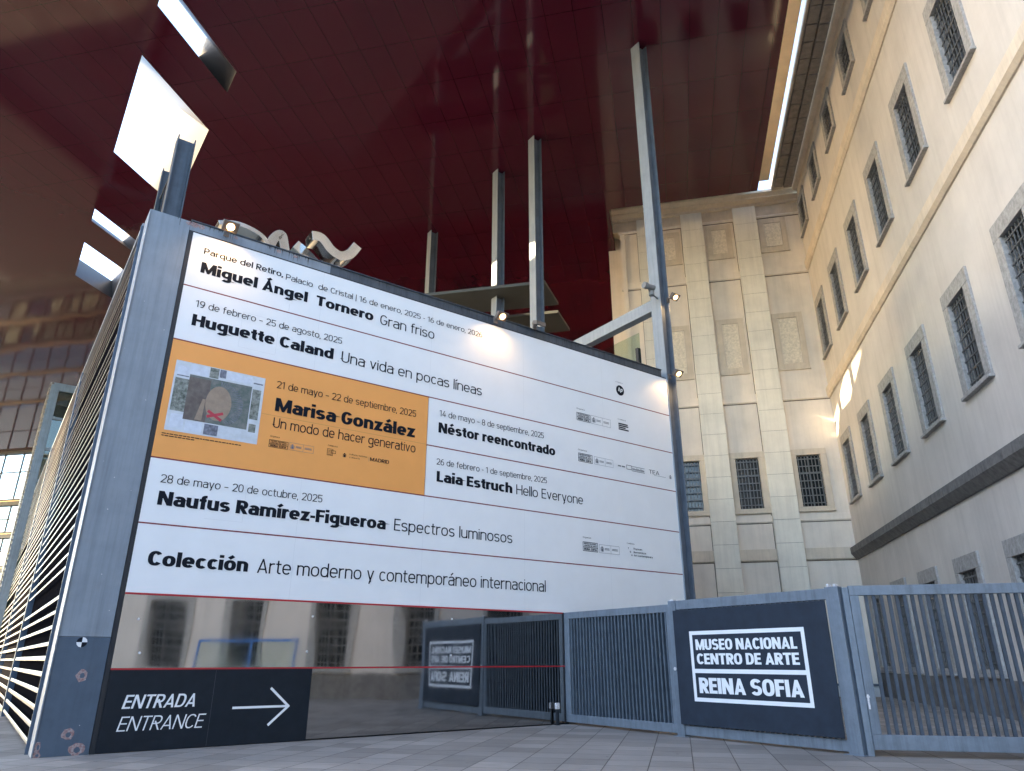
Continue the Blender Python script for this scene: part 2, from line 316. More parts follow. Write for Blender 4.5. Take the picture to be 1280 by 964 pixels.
# ------------------------------------------------------------------ stroke lettering
def arc(cx, cy, rx, ry, a0, a1, n=14, e=2.35):
    out = []
    for i in range(n + 1):
        a = R(a0 + (a1 - a0) * i / n); c = math.cos(a); s_ = math.sin(a)
        out.append((cx + rx * math.copysign(abs(c) ** (2/e), c), cy + ry * math.copysign(abs(s_) ** (2/e), s_)))
    return out
XH, ASC, DSC = .745, 1.03, -.27
VR = lambda w: max(.72, 1 - 1.15*max(0., w - .06))
def glyph(ch, w):
    """-> (width, [(points, closed, ext)], ymin, ymax); cap height 1, stroke weight w; horizontals run thinner"""
    h = w / 2; v = h * VR(w); x = XH; k = w * .55
    acc = {'á': 'a', 'é': 'e', 'í': 'i', 'ó': 'o', 'Á': 'A'}
    if ch in acc:
        b = acc[ch]; W, S, y0, y1 = glyph('ı' if b == 'i' else b, w)
        top = 1 if b == 'A' else x; cx = W / 2
        S = S + [([(cx - .04 - h*.4, top + .08 + v*.3), (cx + .10 + h*.4, top + .27 + v*.4)], False, 0)]
        return W, S, y0, top + .5
    P = lambda pts, c=False, e=0: (pts, c, e)
    V = lambda X, a, b: P([(X, a), (X, b)])
    n_w = .50 + k
    if ch == ' ': return .25, [], 0, 1
    if ch == 'o': W = .53 + k; return W, [P(arc(W/2, x/2, W/2-h, x/2-v, 0, 360, 32)[:-1], True)], -1, 2
    if ch in 'ıi':
        S = [V(h, 0, x)]
        if ch == 'i': S.append(P([(h, .89 - v*.25), (h, .89 + max(w, .1)*.72)]))
        return w, S, -1, 2
    if ch == 'l': return w, [V(h, 0, ASC)], -1, 2
    def arch(x0, x1):
        r = (x1 - x0) / 2; yc = x - v - r * .95
        return P([(x0, yc - .12)] + arc((x0+x1)/2, yc, r, x - v - yc, 180, 0, 16) + [(x1, 0)])
    if ch == 'n': W = n_w; return W, [V(h, 0, x), arch(h, W-h)], -1, 2
    if ch == 'h': W = n_w; return W, [V(h, 0, ASC), arch(h, W-h)], -1, 2
    if ch == 'm':
        W = .78 + k*1.5; return W, [V(h, 0, x), arch(h, W/2), arch(W/2, W-h)], -1, 2
    if ch == 'u':
        W = n_w; r = (W-2*h)/2; yc = v + r*.95
        return W, [V(W-h, 0, x), P([(h, x)] + arc(W/2, yc, r, yc - v, 180, 360, 16) + [(W-h, yc+.12)])], -1, 2
    if ch == 'r':
        W = .33 + k*.6; r = .25; yc = x - v - r
        return W, [V(h, 0, x), P([(h, yc-.1)] + arc(h + r, yc, r, r, 180, 84, 8) + [(W, x-v)])], -1, 2
    if ch == 'a':
        W = .49 + k; yc = x - v - .19; m_ = .43 - v*.1
        bow = [(W-h, m_)] + [(W*.46, m_)] + arc(W*.43, (m_+v)/2, W*.43-h, (m_-v)/2, 90, 270, 12) + arc(W*.45, (m_+v)/2, W*.55-h, (m_-v)/2, 270, 345, 6)
        return W, [P([(W-h, 0), (W-h, yc)] + arc(W/2, yc, W/2-h, .19, 0, 150, 12)), P(bow)], -1, 2
    if ch in 'bdpqg':
        W = .52 + k; o_ = P(arc(W/2, x/2, W/2-h, x/2-v, 0, 360, 32)[:-1], True)
        if ch == 'b': return W, [o_, V(h, 0, ASC)], -1, 2
        if ch == 'd': return W, [o_, V(W-h, 0, ASC)], -1, 2
        if ch == 'p': return W, [o_, V(h, DSC, x)], -1, 2
        if ch == 'q': return W, [o_, V(W-h, DSC, x)], -1, 2
        o_ = P(arc(W/2, x/2+.03, W/2-h, x/2-.03-v, 0, 360, 32)[:-1], True)
        return W, [o_, P([(W-h, x), (W-h, -.07)] + arc(W/2, -.07, W/2-h, -DSC-.07-v+.03, 0, -150, 12))], -1, 2
    if ch == 'e':
        W = .52 + k
        return W, [P(arc(W/2, x/2, W/2-h, x/2-v, 0, 318, 30)), P([(h, x/2-.01), (W-h*.2, x/2-.01)])], -1, 2
    if ch == 'c': W = .47 + k; return W*.95, [P(arc(W/2+.01, x/2, W/2-h, x/2-v, 42, 318, 24))], -1, 2
    if ch in 'sS':
        H = x if ch == 's' else 1; W = (.45 if ch == 's' else .56) + k; r = (H-2*v)/4
        return W, [P(arc(W/2, H-v-r, W/2-h, r, 24, 270, 18, 2.2) + arc(W/2, v+r, W/2-h, r, 90, -156, 18, 2.2)[1:])], -1, 2
    if ch == 't':
        W = .31 + k*.6; tx = .09 + h
        return W, [P([(tx, .95), (tx, .2)] + arc(tx+.15, .15+v, .15, .15, 180, 265, 8) + [(W, v)]), P([(0, x-v), (W, x-v)])], -1, 2
    if ch == 'f':
        W = .32 + k*.6; tx = .09 + h
        return W, [P([(tx, 0), (tx, ASC-.2)] + arc(tx+.15, ASC-v-.15, .15, .15, 180, 95, 8) + [(W, ASC-v)]), P([(0, x-v), (W*.95, x-v)])], -1, 2
    if ch == 'v': W = .48 + k; return W, [P([(h*1.05, x), (W/2, v*.5), (W-h*1.05, x)], False, .3)], 0, x
    if ch == 'y':
        W = .48 + k
        return W, [P([(h*1.05, x), (W/2+.01, .0)], False, .12), P([(W-h*1.05, x), (W*.36, DSC)], False, .3)], DSC, x
    if ch == 'z': W = .44 + k; return W, [P([(0.02, x-v), (W-h*1.3, x-v), (h*1.3, v), (W, v)])], -1, 2
    if ch in '-–':
        W = (.25 if ch == '-' else .40) + k*.4; return W, [P([(0, .38), (W, .38)])], -1, 2
    if ch == '.': return w*1.1, [P([(h, 0), (h, w*1.0)])], -1, 2
    if ch == ',': return w*1.1, [P([(h*1.2, w*1.0), (h*.5, -.14)])], -1, 2
    if ch == '|': return w, [V(h, -.2, 1.05)], -1, 2
    # capitals
    if ch == 'A': W = .60 + k*1.2; return W, [P([(h*1.02, 0), (W/2, 1-v*.4), (W-h*1.02, 0)], False, .4), P([(W*.2, .27), (W*.8, .27)])], 0, 1
    if ch == 'V': W = .58 + k*1.2; return W, [P([(h*1.02, 1), (W/2, v*.4), (W-h*1.02, 1)], False, .4)], 0, 1
    if ch in 'CG':
        W = .58 + k; S = [P(arc(W/2, .5, W/2-h, .5-v, 38, 322 if ch == 'C' else 360, 28))]
        if ch == 'G': S.append(P([(W*.52, .46), (W, .46)]))
        return W*(.95 if ch == 'C' else 1), S, -1, 2
    if ch == 'O': W = .60 + k; return W, [P(arc(W/2, .5, W/2-h, .5-v, 0, 360, 36, 2.7)[:-1], True)], -1, 2
    if ch == 'D': W = .57 + k; return W, [P([(h, v), (W*.4, v)] + arc(W*.45, .5, W*.55-h, .5-v, -88, 88, 18) + [(W*.4, 1-v), (h, 1-v)], True)], -1, 2
    if ch in 'EF':
        W = .46 + k*.8; S = [V(h, 0, 1), P([(h, 1-v), (W, 1-v)]), P([(h, .51), (W*.93, .51)])]
        if ch == 'E': S.append(P([(h, v), (W, v)]))
        return W, S, -1, 2
    if ch == 'H': W = .60 + k; return W, [V(h, 0, 1), V(W-h, 0, 1), P([(h, .51), (W-h, .51)])], -1, 2
    if ch == 'I': return w, [V(h, 0, 1)], -1, 2
    if ch == 'L': W = .43 + k*.8; return W, [P([(h, 1), (h, v), (W, v)])], -1, 2
    if ch == 'M': W = .74 + k*1.5; return W, [V(h, 0, 1), V(W-h, 0, 1), P([(h*1.1, 1), (W/2, .10), (W-h*1.1, 1)], False, .2)], 0, 1
    if ch == 'N': W = .60 + k*1.2; return W, [V(h, 0, 1), V(W-h, 0, 1), P([(h*1.15, 1), (W-h*1.15, 0)], False, .25)], 0, 1
    if ch in 'PRB':
        W = .53 + k; m_ = .45
        bow = P([(h, m_), (W*.45, m_)] + arc(W*.5, (1-v+m_)/2, W*.5-h, (1-v-m_)/2, -88, 88, 14) + [(W*.45, 1-v), (h, 1-v)])
        S = [V(h, 0, 1), bow]
        if ch == 'R': S.append(P([(W*.48, m_), (W-h*.9, 0)], False, .2)); return W, S, 0, 1
        if ch == 'B': S.append(P([(h, v), (W*.5, v)] + arc(W*.52, (m_+v)/2, W*.5-h*.6, (m_-v)/2, -88, 88, 14) + [(h, m_)]))
        return W, S, -1, 2
    if ch == 'T': W = .52 + k; return W, [V(W/2, 0, 1), P([(0, 1-v), (W, 1-v)])], -1, 2
    if ch == 'U': W = .57 + k; r = W/2-h; return W, [P([(h, 1), (h, v+r)] + arc(W/2, v+r, r, r, 180, 360, 18) + [(W-h, 1)])], -1, 2
    # digits
    D = .51 + k*.9
    if ch == '0': return D, [P(arc(D/2, .5, D/2-h, .5-v, 0, 360, 32, 2.6)[:-1], True)], -1, 2
    if ch == '1': W = .27 + k*.6; return W + .07, [V(W-h, 0, 1), P([(W-h, 1-v*.9), (.0, .80)])], -1, 1
    if ch == '2': return D, [P(arc(D/2, 1-v-.25, D/2-h, .25, 165, -25, 14) + [(h*1.4, v), (D, v)])], -1, 2
    if ch == '3': return D, [P(arc(D/2-.02, .75-v*.5, D/2-h, .25-v*.5, 150, -88, 14)), P(arc(D/2-.02, .27+v*.2, D/2-h, .25-v*.4, 88, -150, 14))], -1, 2
    if ch == '4': return D+.03, [P([(D, .26), (h*.9, .26), (D*.66, 1)], False, 0), V(D*.74, 0, .60)], -1, 1
    if ch == '5':
        return D, [P([(D-.03, 1-v), (h*1.5, 1-v), (h*1.2, .52)] + arc(D/2, .31+v*.1, D/2-h, .31-v*.9, 128, -150, 18))], -1, 2
    if ch in '69':
        S = [P(arc(D/2, .31, D/2-h, .31-v, 0, 360, 26)[:-1], True), P(arc(D*.72, .33, D*.72-h, .67-v, 182, 84, 14, 2.0))]
        if ch == '9': S = [([(D-a, 1-b) for a, b in p], c, e) for p, c, e in S]
        return D, S, -1, 1
    if ch == '7': return D, [P([(0, 1-v), (D-h, 1-v), (D*.3, 0)], False, .2)], 0, 1
    if ch == '8': return D, [P(arc(D/2, .75-v*.3, D/2-h-.02, .25-v*.55, 0, 360, 24)[:-1], True), P(arc(D/2, .27, D/2-h, .27-v*.9, 0, 360, 24)[:-1], True)], -1, 2
    return .4, [], 0, 1

def clip(poly, y0, y1):
    for lim, sgn in ((y0, 1), (y1, -1)):
        out = []
        for i in range(len(poly)):
            a, b = poly[i], poly[(i+1) % len(poly)]
            ia = (a[1]-lim)*sgn >= -1e-9; ib = (b[1]-lim)*sgn >= -1e-9
            if ia: out.append(a)
            if ia != ib:
                t = (lim-a[1])/(b[1]-a[1]); out.append((a[0]+(b[0]-a[0])*t, lim))
        poly = out
        if len(poly) < 3: return []
    return poly
def ribbons(pts, closed, ext, w, y0, y1):
    h = w/2; pts = [Vector(p) for p in pts]
    if ext:
        d = (pts[0]-pts[1]).normalized(); pts[0] = pts[0] + d*ext
        d = (pts[-1]-pts[-2]).normalized(); pts[-1] = pts[-1] + d*ext
    n = len(pts); Ls = []; Rs = []
    for i in range(n):
        a = pts[i-1] if (i > 0 or closed) else None; b = pts[(i+1) % n] if (i < n-1 or closed) else None
        d1 = (pts[i]-a).normalized() if a is not None else None; d2 = (b-pts[i]).normalized() if b is not None else None
        if d1 is None: d1 = d2
        if d2 is None: d2 = d1
        n1 = Vector((-d1.y, d1.x)); n2 = Vector((-d2.y, d2.x)); mm = n1 + n2
        if mm.length < .2: mm = n1
        mm.normalize(); l = h / max(.28, mm.dot(n1))
        o_ = Vector((mm.x*l, mm.y*l*VR(w))); Ls.append(pts[i] + o_); Rs.append(pts[i] - o_)
    out = []
    for i in range(n if closed else n-1):
        j = (i+1) % n
        q = [tuple(Ls[i]), tuple(Rs[i]), tuple(Rs[j]), tuple(Ls[j])]
        q = clip(q, y0, y1)
        if q: out.append(q)
    return out
def text_layout(s, w, track=.0):
    x = 0; polys = []; gap = .105 + track - w*.26
    layer = 0
    for ch in s:
        W, S, y0, y1 = glyph(ch, w)
        for pts, c, e in S:
            layer = (layer + 1) % 4
            for q in ribbons(pts, c, e, w, y0, y1): polys.append((layer, [(a + x, b) for a, b in q]))
        x += W + gap
    return polys, x - gap
def put_text(mb, s, w, u0, u1, z, cap, y=-.026, shear=0., mapf=None, track=0.):
    polys, W = text_layout(s, w, track); k = (u1-u0)/W
    for lay, q in polys:
        yy = y - lay*.0006
        pts = [(u0 + (a)*k + shear*b*cap, yy, z + b*cap) for a, b in q]
        # keep the outside facing -y
        ar = sum(pts[i][0]*pts[(i+1) % len(pts)][2] - pts[(i+1) % len(pts)][0]*pts[i][2] for i in range(len(pts)))
        if ar < 0: pts.reverse()
        mb.face([mapf(p) for p in pts] if mapf else pts)
def strip(mb, u0, u1, z0, z1, y=-.025):
    mb.face([(u0, y, z0), (u1, y, z0), (u1, y, z1), (u0, y, z1)])
def rect_outline(mb, u0, u1, z0, z1, t, y=-.025):
    strip(mb, u0, u1, z0, z0+t, y); strip(mb, u0, u1, z1-t, z1, y); strip(mb, u0, u0+t, z0+t, z1-t, y); strip(mb, u1-t, u1, z0+t, z1-t, y)

# ================================================================== SETTING
g = MB(); g.face([(-400, -400, 0), (400, -400, 0), (400, 400, 0), (-400, 400, 0)])
o = g.build('pavement', M['paving']); o.rotation_euler = (0, 0, ANG_K); o.location = K0; tag(o, kind='structure')

M['asphalt'] = mat('street_asphalt', (.05, .05, .055), .85, 0, .2, 3, .15, 60)
g = MB(); g.box(-190, -64, -220, 120, -.2, .006); g.cur = 1; g.box(-64, -63.7, -220, 120, -.2, .12); g.cur = 2
for i in range(40): g.box(-96.2, -96, -110+5*i, -107.5+5*i, -.1, .010)
o = g.build('street', [M['asphalt'], M['granite'], M['white']]); o.rotation_euler = (0, 0, ANG_K); o.location = K0; tag(o, kind='structure')

# ================================================================== STONE BUILDING (local x = -t, y = -s)
bld = thing('stone_building', K0, ANG_K, 'old pale plastered stone building with rows of barred windows, right and behind', 'building')
RW = [1.4, 5.05, 8.85, 12.55, 16.35, 20.2] + [24.0 + 3.8*i for i in range(6)]
RA = [1.15, 4.75, 8.5, 12.3, 16.1] + [19.9 + 3.8*i for i in range(4)]
RF = [1.8, 5.5, 9.2, 12.92, 16.7, 20.5] + [24.3 + 3.8*i for i in range(9)]
RG = [2.0, 5.75, 9.4, 13.05, 16.85, 20.65] + [24.45 + 3.8*i for i in range(12)]
ROWS = [(RA, 23.72, 26.0, 1.85), (RW, 16.15, 19.55, 1.95), (RF, 8.45, 11.78, 1.98), (RG, 1.02, 4.45, 2.0)]
S_END = 72
def holed(mb, a0, a1, z0, z1, holes, f):
    xs = sorted({a0, a1, *[h_[0] for h_ in holes], *[h_[1] for h_ in holes]}); zs = sorted({z0, z1, *[h_[2] for h_ in holes], *[h_[3] for h_ in holes]})
    for i in range(len(xs)-1):
        for j in range(len(zs)-1):
            cx_, cz_ = (xs[i]+xs[i+1])/2, (zs[j]+zs[j+1])/2
            if any(h_[0] < cx_ < h_[1] and h_[2] < cz_ < h_[3] for h_ in holes): continue
            mb.face([f(xs[i], zs[j]), f(xs[i+1], zs[j]), f(xs[i+1], zs[j+1]), f(xs[i], zs[j+1])])
mb = MB(); holes = []
for cs, z0, z1, wd in ROWS:
    for c in cs: holes.append((c-wd/2+.03, c+wd/2-.03, z0+.03, z1-.03))
holed(mb, 0, S_END, 0, 26.4, holes, lambda a, z: (0, -a, z))
mb.box(0.01, 14, -S_END, -0.0, 26.3, 26.41); mb.box(.01, 14, -S_END-.2, -S_END, 0, 26.4)
mb.build('side_wall', M['plaster'], bld)
WB = [(1.53, 8.62, 11.24, 1.75), (4.51, 8.6, 11.21, 1.75), (7.45, 8.6, 11.2, 1.75)]
mb = MB(); holed(mb, 0, 10.2, 0, 26.4, [(t-.85, t+.85, 8.35, 11.48) for t, *_ in WB], lambda a, z: (-a, 0, z))
mb.face([(-10.2, 1.7, 0), (-10.2, 0, 0), (-10.2, 0, 26.4), (-10.2, 1.7, 26.4)])
mb.face([(-11.05, 1.7, 0), (-10.2, 1.7, 0), (-10.2, 1.7, 26.4), (-11.05, 1.7, 26.4)])
mb.face([(-11.05, 30, 0), (-11.05, 1.7, 0), (-11.05, 1.7, 26.4), (-11.05, 30, 26.4)])
mb.box(-11, 14, .01, 30, 26.3, 26.42)
mb.build('rear_wall', M['backplaster'], bld)
# plinth, bands
mb = MB(); mb.box(-.05, .02, -S_END, -.05, 0, .98); mb.build('plinth', M['granitedark'], bld)
mb = MB()
for i in range(65): mb.prism([(.02, 5.95), (.02, 6.62), (-.08, 6.62), (-.30, 6.50), (-.30, 6.22), (-.12, 6.0), (-.08, 5.95)], 'y', -1.1*(i+1)+.012, -1.1*i)
mb.build('string_course', M['granitedark'], bld, .01)['label'] = 'dark granite string course above the ground storey'
mb = MB(); mb.prism([(.02, 14.18), (.02, 14.68), (-.16, 14.68), (-.16, 14.30), (-.06, 14.18)], 'y', -S_END, -.0); mb.build('string_course', M['band'], bld, .01)
mb = MB(); mb.prism([(.02, 21.72), (.02, 22.30), (-.14, 22.30), (-.14, 21.86), (-.05, 21.72)], 'y', -S_END, -.0); mb.build('string_course', M['band'], bld, .01)
# rear bands (between the pilasters they run through behind)
for z0, z1, d, nm in ((5.98, 6.56, .14, 'granite'), (7.86, 8.2, .06, 'band'), (14.18, 14.66, .10, 'band'), (21.65, 22.1, .10, 'band'), (25.47, 25.62, .10, 'band'), (26.05, 26.2, .14, 'band')):
    mb = MB(); mb.prism([(.03, z0), (.03, z1), (-d, z1), (-d, z0+.06), (-d*.5, z0)][::-1], 'x', -10.2-(d if z0 > 20 else 0.), -.0); mb.build('string_course', M['backplaster' if nm == 'band' else 'band'], bld, .008)
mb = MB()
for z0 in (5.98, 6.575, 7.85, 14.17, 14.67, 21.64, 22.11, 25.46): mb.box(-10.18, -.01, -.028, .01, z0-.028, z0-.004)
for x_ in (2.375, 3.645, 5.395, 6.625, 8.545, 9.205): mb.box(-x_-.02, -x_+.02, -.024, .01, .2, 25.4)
mb.build('recess_shade_lines', M['joint_and_shade'], bld)  # dark strips paint the recess shade below bands and beside pilasters
# pilasters
for t0, t1 in ((2.38, 3.64), (5.40, 6.62), (8.55, 9.2)):
    mb = MB(); zz = [0] + [1.1 + 1.14*i for i in range(23)]
    for i in range(len(zz)-1):
        b_ = zz[i] + .012
        mb.box(-t1, -t0, -.34, .02, b_, min(zz[i+1], 26.2))
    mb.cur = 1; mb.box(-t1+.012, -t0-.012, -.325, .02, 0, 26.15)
    mb.build('pilaster', [M['pilaster'], M['joint_and_shade']], bld, .006)
# blind panels
for t0, t1, z0, z1 in ((3.82, 5.24, 23.1, 25.33), (.78, 2.3, 23.2, 25.38), (6.75, 8.4, 23.05, 25.2), (3.8, 5.26, 15.92, 19.2), (.72, 2.3, 15.94, 19.26), (6.72, 8.4, 15.85, 19.05)):
    mb = MB(); bw = .30
    for (a, b, c, d) in ((t0, t1, z0, z0+bw), (t0, t1, z1-bw, z1), (t0, t0+bw, z0+bw, z1-bw), (t1-bw, t1, z0+bw, z1-bw)):
        mb.box(-b, -a, -.055, .02, c, d)
    mb.box(-t1-.03, -t0+.03, -.10, .02, z0-.07, z0-.003)
    p = mb.build('wall_panel', M['band'], bld, .006)
    m2 = MB(); m2.box(-t1+bw+.03, -t0-bw-.03, -.03, .01, z0+bw+.03, z1-bw-.03); m2.build('panel_field', M['stipple'], p)
# flat strips of the left end bay
mb = MB(); mb.box(-10.2, -9.95, -.12, .02, 6.6, 25.4); mb.build('corner_strip', M['backplaster'], bld, .006)
# cornices
def cor(mb, prof, axis, a, b): mb.prism(prof, axis, a, b)
rp_ = [(.02, 25.63), (.02, 26.78), (-.95, 26.78), (-.95, 26.62), (-.72, 26.5), (-.72, 26.42), (-.34, 26.36), (-.30, 26.22), (-.16, 26.21), (-.14, 26.0), (-.10, 25.63)][::-1]
mb = MB(); mb.prism(rp_, 'x', -10.2-.95, .0)
mb.prism([(x_-10.2, z_) for x_, z_ in rp_][::-1], 'y', 0, 1.7-.95); mb.prism([(y_+1.7, z_) for y_, z_ in rp_], 'x', -11.05-.95, -10.2-.951)
mb.prism([(x_-11.05, z_) for x_, z_ in rp_][::-1], 'y', 1.7, 30)
mb.build('cornice', M['cornice'], bld, .012)
mb = MB(); mb.prism([(.02, 25.95), (.02, 26.35), (-.13, 26.35), (-.1, 26.05)], 'y', -S_END, -1.0)
mb.prism([(.02, 26.35), (.02, 26.55), (-.36, 26.55), (-.30, 26.42)], 'y', -S_END, -1.0)
mb.prism([(.02, 26.76), (.02, 26.95), (-1.46, 26.95), (-1.46, 26.70), (-1.36, 26.70), (-1.36, 26.76)], 'y', -S_END, -.9)
mb.build('cornice', M['cornice'], bld, .012)
mb = MB(); y = -1.25
while y > -40:
    mb.box(-.84, -.40, y-.9, y, 26.50, 26.755); mb.box(-1.33, -.88, y-.9, y, 26.58, 26.757); y -= .95
mb.build('cornice_blocks', M['modillion'], bld, .02)

# windows -----------------------------------------------------------
def make_window(wo, ho, wi, hi, up, nb, nr, parent, mats, sillz=.0, depth=.26, parent_stain=False):
    """surround faces -x, a along y; origin at the middle of the bottom"""
    b = MB(); sx_ = (wo-wi)/2; z0 = (ho-hi)*up; z1 = z0 + hi
    b.box(-.07, depth, -wo/2, -wi/2, z0, z1); b.box(-.07, depth, wi/2, wo/2, z0, z1)
    b.box(-.073, depth, -wo/2, wo/2, z1+.003, ho); b.box(-.073, depth, -wo/2, wo/2, 0.09, z0-.003)
    b.box(-.15, depth-.02, -wo/2-.03, wo/2+.03, -.0, .087)
    f = b.build('window', mats[0], parent, .012)
    p = MB(); p.box(depth-.03, depth-.005, -wi/2-.01, wi/2+.01, z0-.01, z1+.01); pn = p.build('pane', M['glassdark'], f)
    p = MB()
    for i in range(nb):
        a = -wi/2 + wi*(i+.5)/nb; p.box(.03, .055, a-.02, a+.02, z0+.002, z1-.002)
    for j in range(nr):
        zz = z0 + hi*(j+.5)/nr; p.box(.02, .065, -wi/2+.002, wi/2-.002, zz-.022, zz+.022)
    # sashes behind
    p.box(.14, .19, -.03, .03, z0+.01, z1-.01); p.box(.14, .19, -wi/2, wi/2, z0+hi*.66, z0+hi*.66+.05)
    p.build('grille', M['iron'], f)
    rs = random.Random(int(ho*100)); q = MB()
    for k in range(9):
        a = rs.choice((-wo/2, wo/2, 0)) + rs.gauss(0, .14); ln = rs.uniform(.25, 1.0); wd = rs.uniform(.012, .04); yy = -.004 - .0004*k
        if abs(a) > wo/2 + .05: continue
        q.face([(yy, a-wd, -.005), (yy, a-wd*.2, -ln), (yy, a+wd*.3, -ln*.97), (yy, a+wd, -.005)])
    if parent_stain: q.build('sill_stain', M['stain'], f)
    return f
def spread(proto, places):
    for i, (loc, rz) in enumerate(places):
        c = proto if i == 0 else copy_tree(proto, bld)
        c.location = loc; c.rotation_euler = (0, 0, rz)
for cs, z0, z1, wd in ROWS:
    ho = z1 - z0
    if z0 > 20: f = make_window(wd, ho, 1.15, 1.55, .52, 6, 5, bld, [M['granite']])
    elif z0 > 1.5: f = make_window(wd, ho, 1.22, 2.68, .30, 7, 8, bld, [M['granite']])
    else: f = make_window(wd, ho, 1.35, 2.75, .32, 7, 8, bld, [M['granite']])
    spread(f, [((0, -c, z0), 0) for c in cs])
f = make_window(1.76, 3.2, 1.14, 2.62, .46, 7, 7, bld, [M['band']], depth=.22, parent_stain=False)
spread(f, [((-t, 0, 8.32), R(90)) for t, *_ in WB])

# ================================================================== CANOPY ROOF (same local frame)
roof = thing('canopy_roof', K0, ANG_K, 'huge glossy dark red canopy roof overhead with cut out skylights', 'roof')
ZS = 25.5
def uv2xy(u, v):
    p = Matrix.Rotation(-ANG_K, 3, 'Z') @ (ubv(u, v) - K0); return (p.x, p.y)
def ut(u, t):                                   # board axis u with building axis t -> local x,y
    # find v so that -x == t
    x0, _ = uv2xy(u, 0); x1, _ = uv2xy(u, 1)
    v = (-t - x0) / (x1 - x0); return uv2xy(u, v)
OPEN = [  # bottom (u0,u1,tnear,tfar), top
    ((-1.41, 2.08, 25.6, 26.72), (-5.5, .75, 27.2, 28.2)),
    ((-1.45, 2.04, 29.0, 34.65), (-5.6, .75, 31.2, 38.6)),
    ((-1.56, 1.0, 39.25, 40.35), (-2.4, .5, 41.7, 42.7)),
    ((-1.6, .94, 42.5, 46.15), (-2.6, .7, 45.2, 47.3)),
]
T_L, S_F, S_B, S_N, T_R = 132, 24.5, -32, 2.78, 2.54
quads = []
for b, t_ in OPEN:
    quads.append(([ut(b[0], b[2]), ut(b[1], b[2]), ut(b[1], b[3]), ut(b[0], b[3])], [ut(t_[0], t_[2]), ut(t_[1], t_[2]), ut(t_[1], t_[3]), ut(t_[0], t_[3])]))
# soffit: strips along t, each opening's strip is split by the opening's slanted sides
def soffit(z, idx):
    mb = MB()
    tt = sorted({T_R, T_L, *[-quads[i][idx][0][0] for i in range(4)], *[-quads[i][idx][2][0] for i in range(4)], 10.62})
    for a, b in zip(tt[:-1], tt[1:]):
        back = -S_N if b <= 10.63 else -S_B
        front = -S_F
        hit = None
        for q in quads:
            q_ = q[idx]
            if -q_[0][0] <= a + 1e-4 and -q_[2][0] >= b - 1e-4: hit = q_
        if not hit: mb.face([(-a, front, z), (-b, front, z), (-b, back, z), (-a, back, z)]); continue
        def edge(p, q_, t): 
            f_ = (t + p[0]) / (p[0] - q_[0]); return p[1] + (q_[1]-p[1]) * f_
        l = [edge(hit[0], hit[3], x) for x in (a, b)]; r = [edge(hit[1], hit[2], x) for x in (a, b)]
        lo = [min(i, j) for i, j in zip(l, r)]; hi = [max(i, j) for i, j in zip(l, r)]
        mb.face([(-a, front, z), (-b, front, z), (-b, lo[1], z), (-a, lo[0], z)])
        mb.face([(-a, hi[0], z), (-b, hi[1], z), (-b, back, z), (-a, back, z)])
    return mb
soffit(ZS, 0).build('soffit', M['lacquer'], roof)
soffit(27.5, 1).build('roof_deck', M['slab'], roof)
mb = MB()
mb.box(-T_R, -T_R+.03, -S_F, -S_N, ZS, 26.6); mb.box(-10.6, -T_R, -S_N, -S_N+.03, ZS, 26.6)
mb.box(-T_L, -T_R, -S_F-.05, -S_F, ZS, 27.5); mb.box(-T_L-.05, -T_L, -S_F, -S_B, ZS, 27.5); mb.box(-10.65, -10.62, -S_N, -S_B, ZS, 27.5)
mb.box(-12.0, -T_R, -S_N, 2.0, 27.0, 27.3); mb.build('roof_fascia_and_sun_cover', M['redwall'], roof)  # flat upper box added to stop sun reaching the rear wall
mb = MB(); mb.box(-2.6, -1.68, -S_F, -1.9, 26.70, 26.95); mb.build('edge_band', mat('pale_edge_band', (.85, .70, .52), .3, .9, .1, 1.2, .03, 10), roof)
for q in quads:
    mb = MB()
    for i in range(4):
        j = (i+1) % 4
        a, b = q[0][i], q[0][j]; c, d = q[1][j], q[1][i]
        mb.face([(*b, ZS-.004), (*a, ZS-.004), (*d, 27.5), (*c, 27.5)])
    mb.build('skylight_liner', M['alum'], roof)

# ================================================================== EXHIBITION BOARD (local x = u, y = v)
brd = thing('exhibition_board', A0, ANG_B, 'giant white and orange exhibition listing board on a blue grey steel frame', 'billboard')
mb = MB(); mb.box(0, 15.24, .03, .32, 2.66, 10.40); mb.box(10.42, 15.24, .03, .32, 0, 2.655); mb.build('board_core', M['slate'], brd)
mb = MB(); mb.box(-.9, -.09, 0.0, .62, 1.88, 10.66); mb.box(-.925, -.9, -.02, .60, 0, 10.64)
cp = mb.build('corner_post', M['steel'], brd, .008)
mb = MB(); mb.box(-.9, -.09, .0, .62, 0, 1.876); mb.build('post_base', M['steel_dark'], cp, .006)
mb = MB()
for k in range(12):
    a0, a1 = 2*math.pi*k/12, 2*math.pi*(k+1)/12
    mb.cur = 1 if (k // 3) % 2 else 0
    mb.face([(-.53, -.003, 1.79), (-.53+.085*math.cos(a0), -.003, 1.79+.085*math.sin(a0)), (-.53+.085*math.cos(a1), -.003, 1.79+.085*math.sin(a1))])
mb.build('target_sticker', [M['signwhite'], M['ink']], cp)
rnd = random.Random(3)
def blob(mb, cx, cz, r, y, sx_=1., n=14):
    ph = [rnd.uniform(.8, 1.08) for _ in range(n)]
    mb.face([(cx + sx_*r*ph[i]*math.cos(2*math.pi*i/n), y, cz + r*ph[i]*math.sin(2*math.pi*i/n)) for i in range(n)])
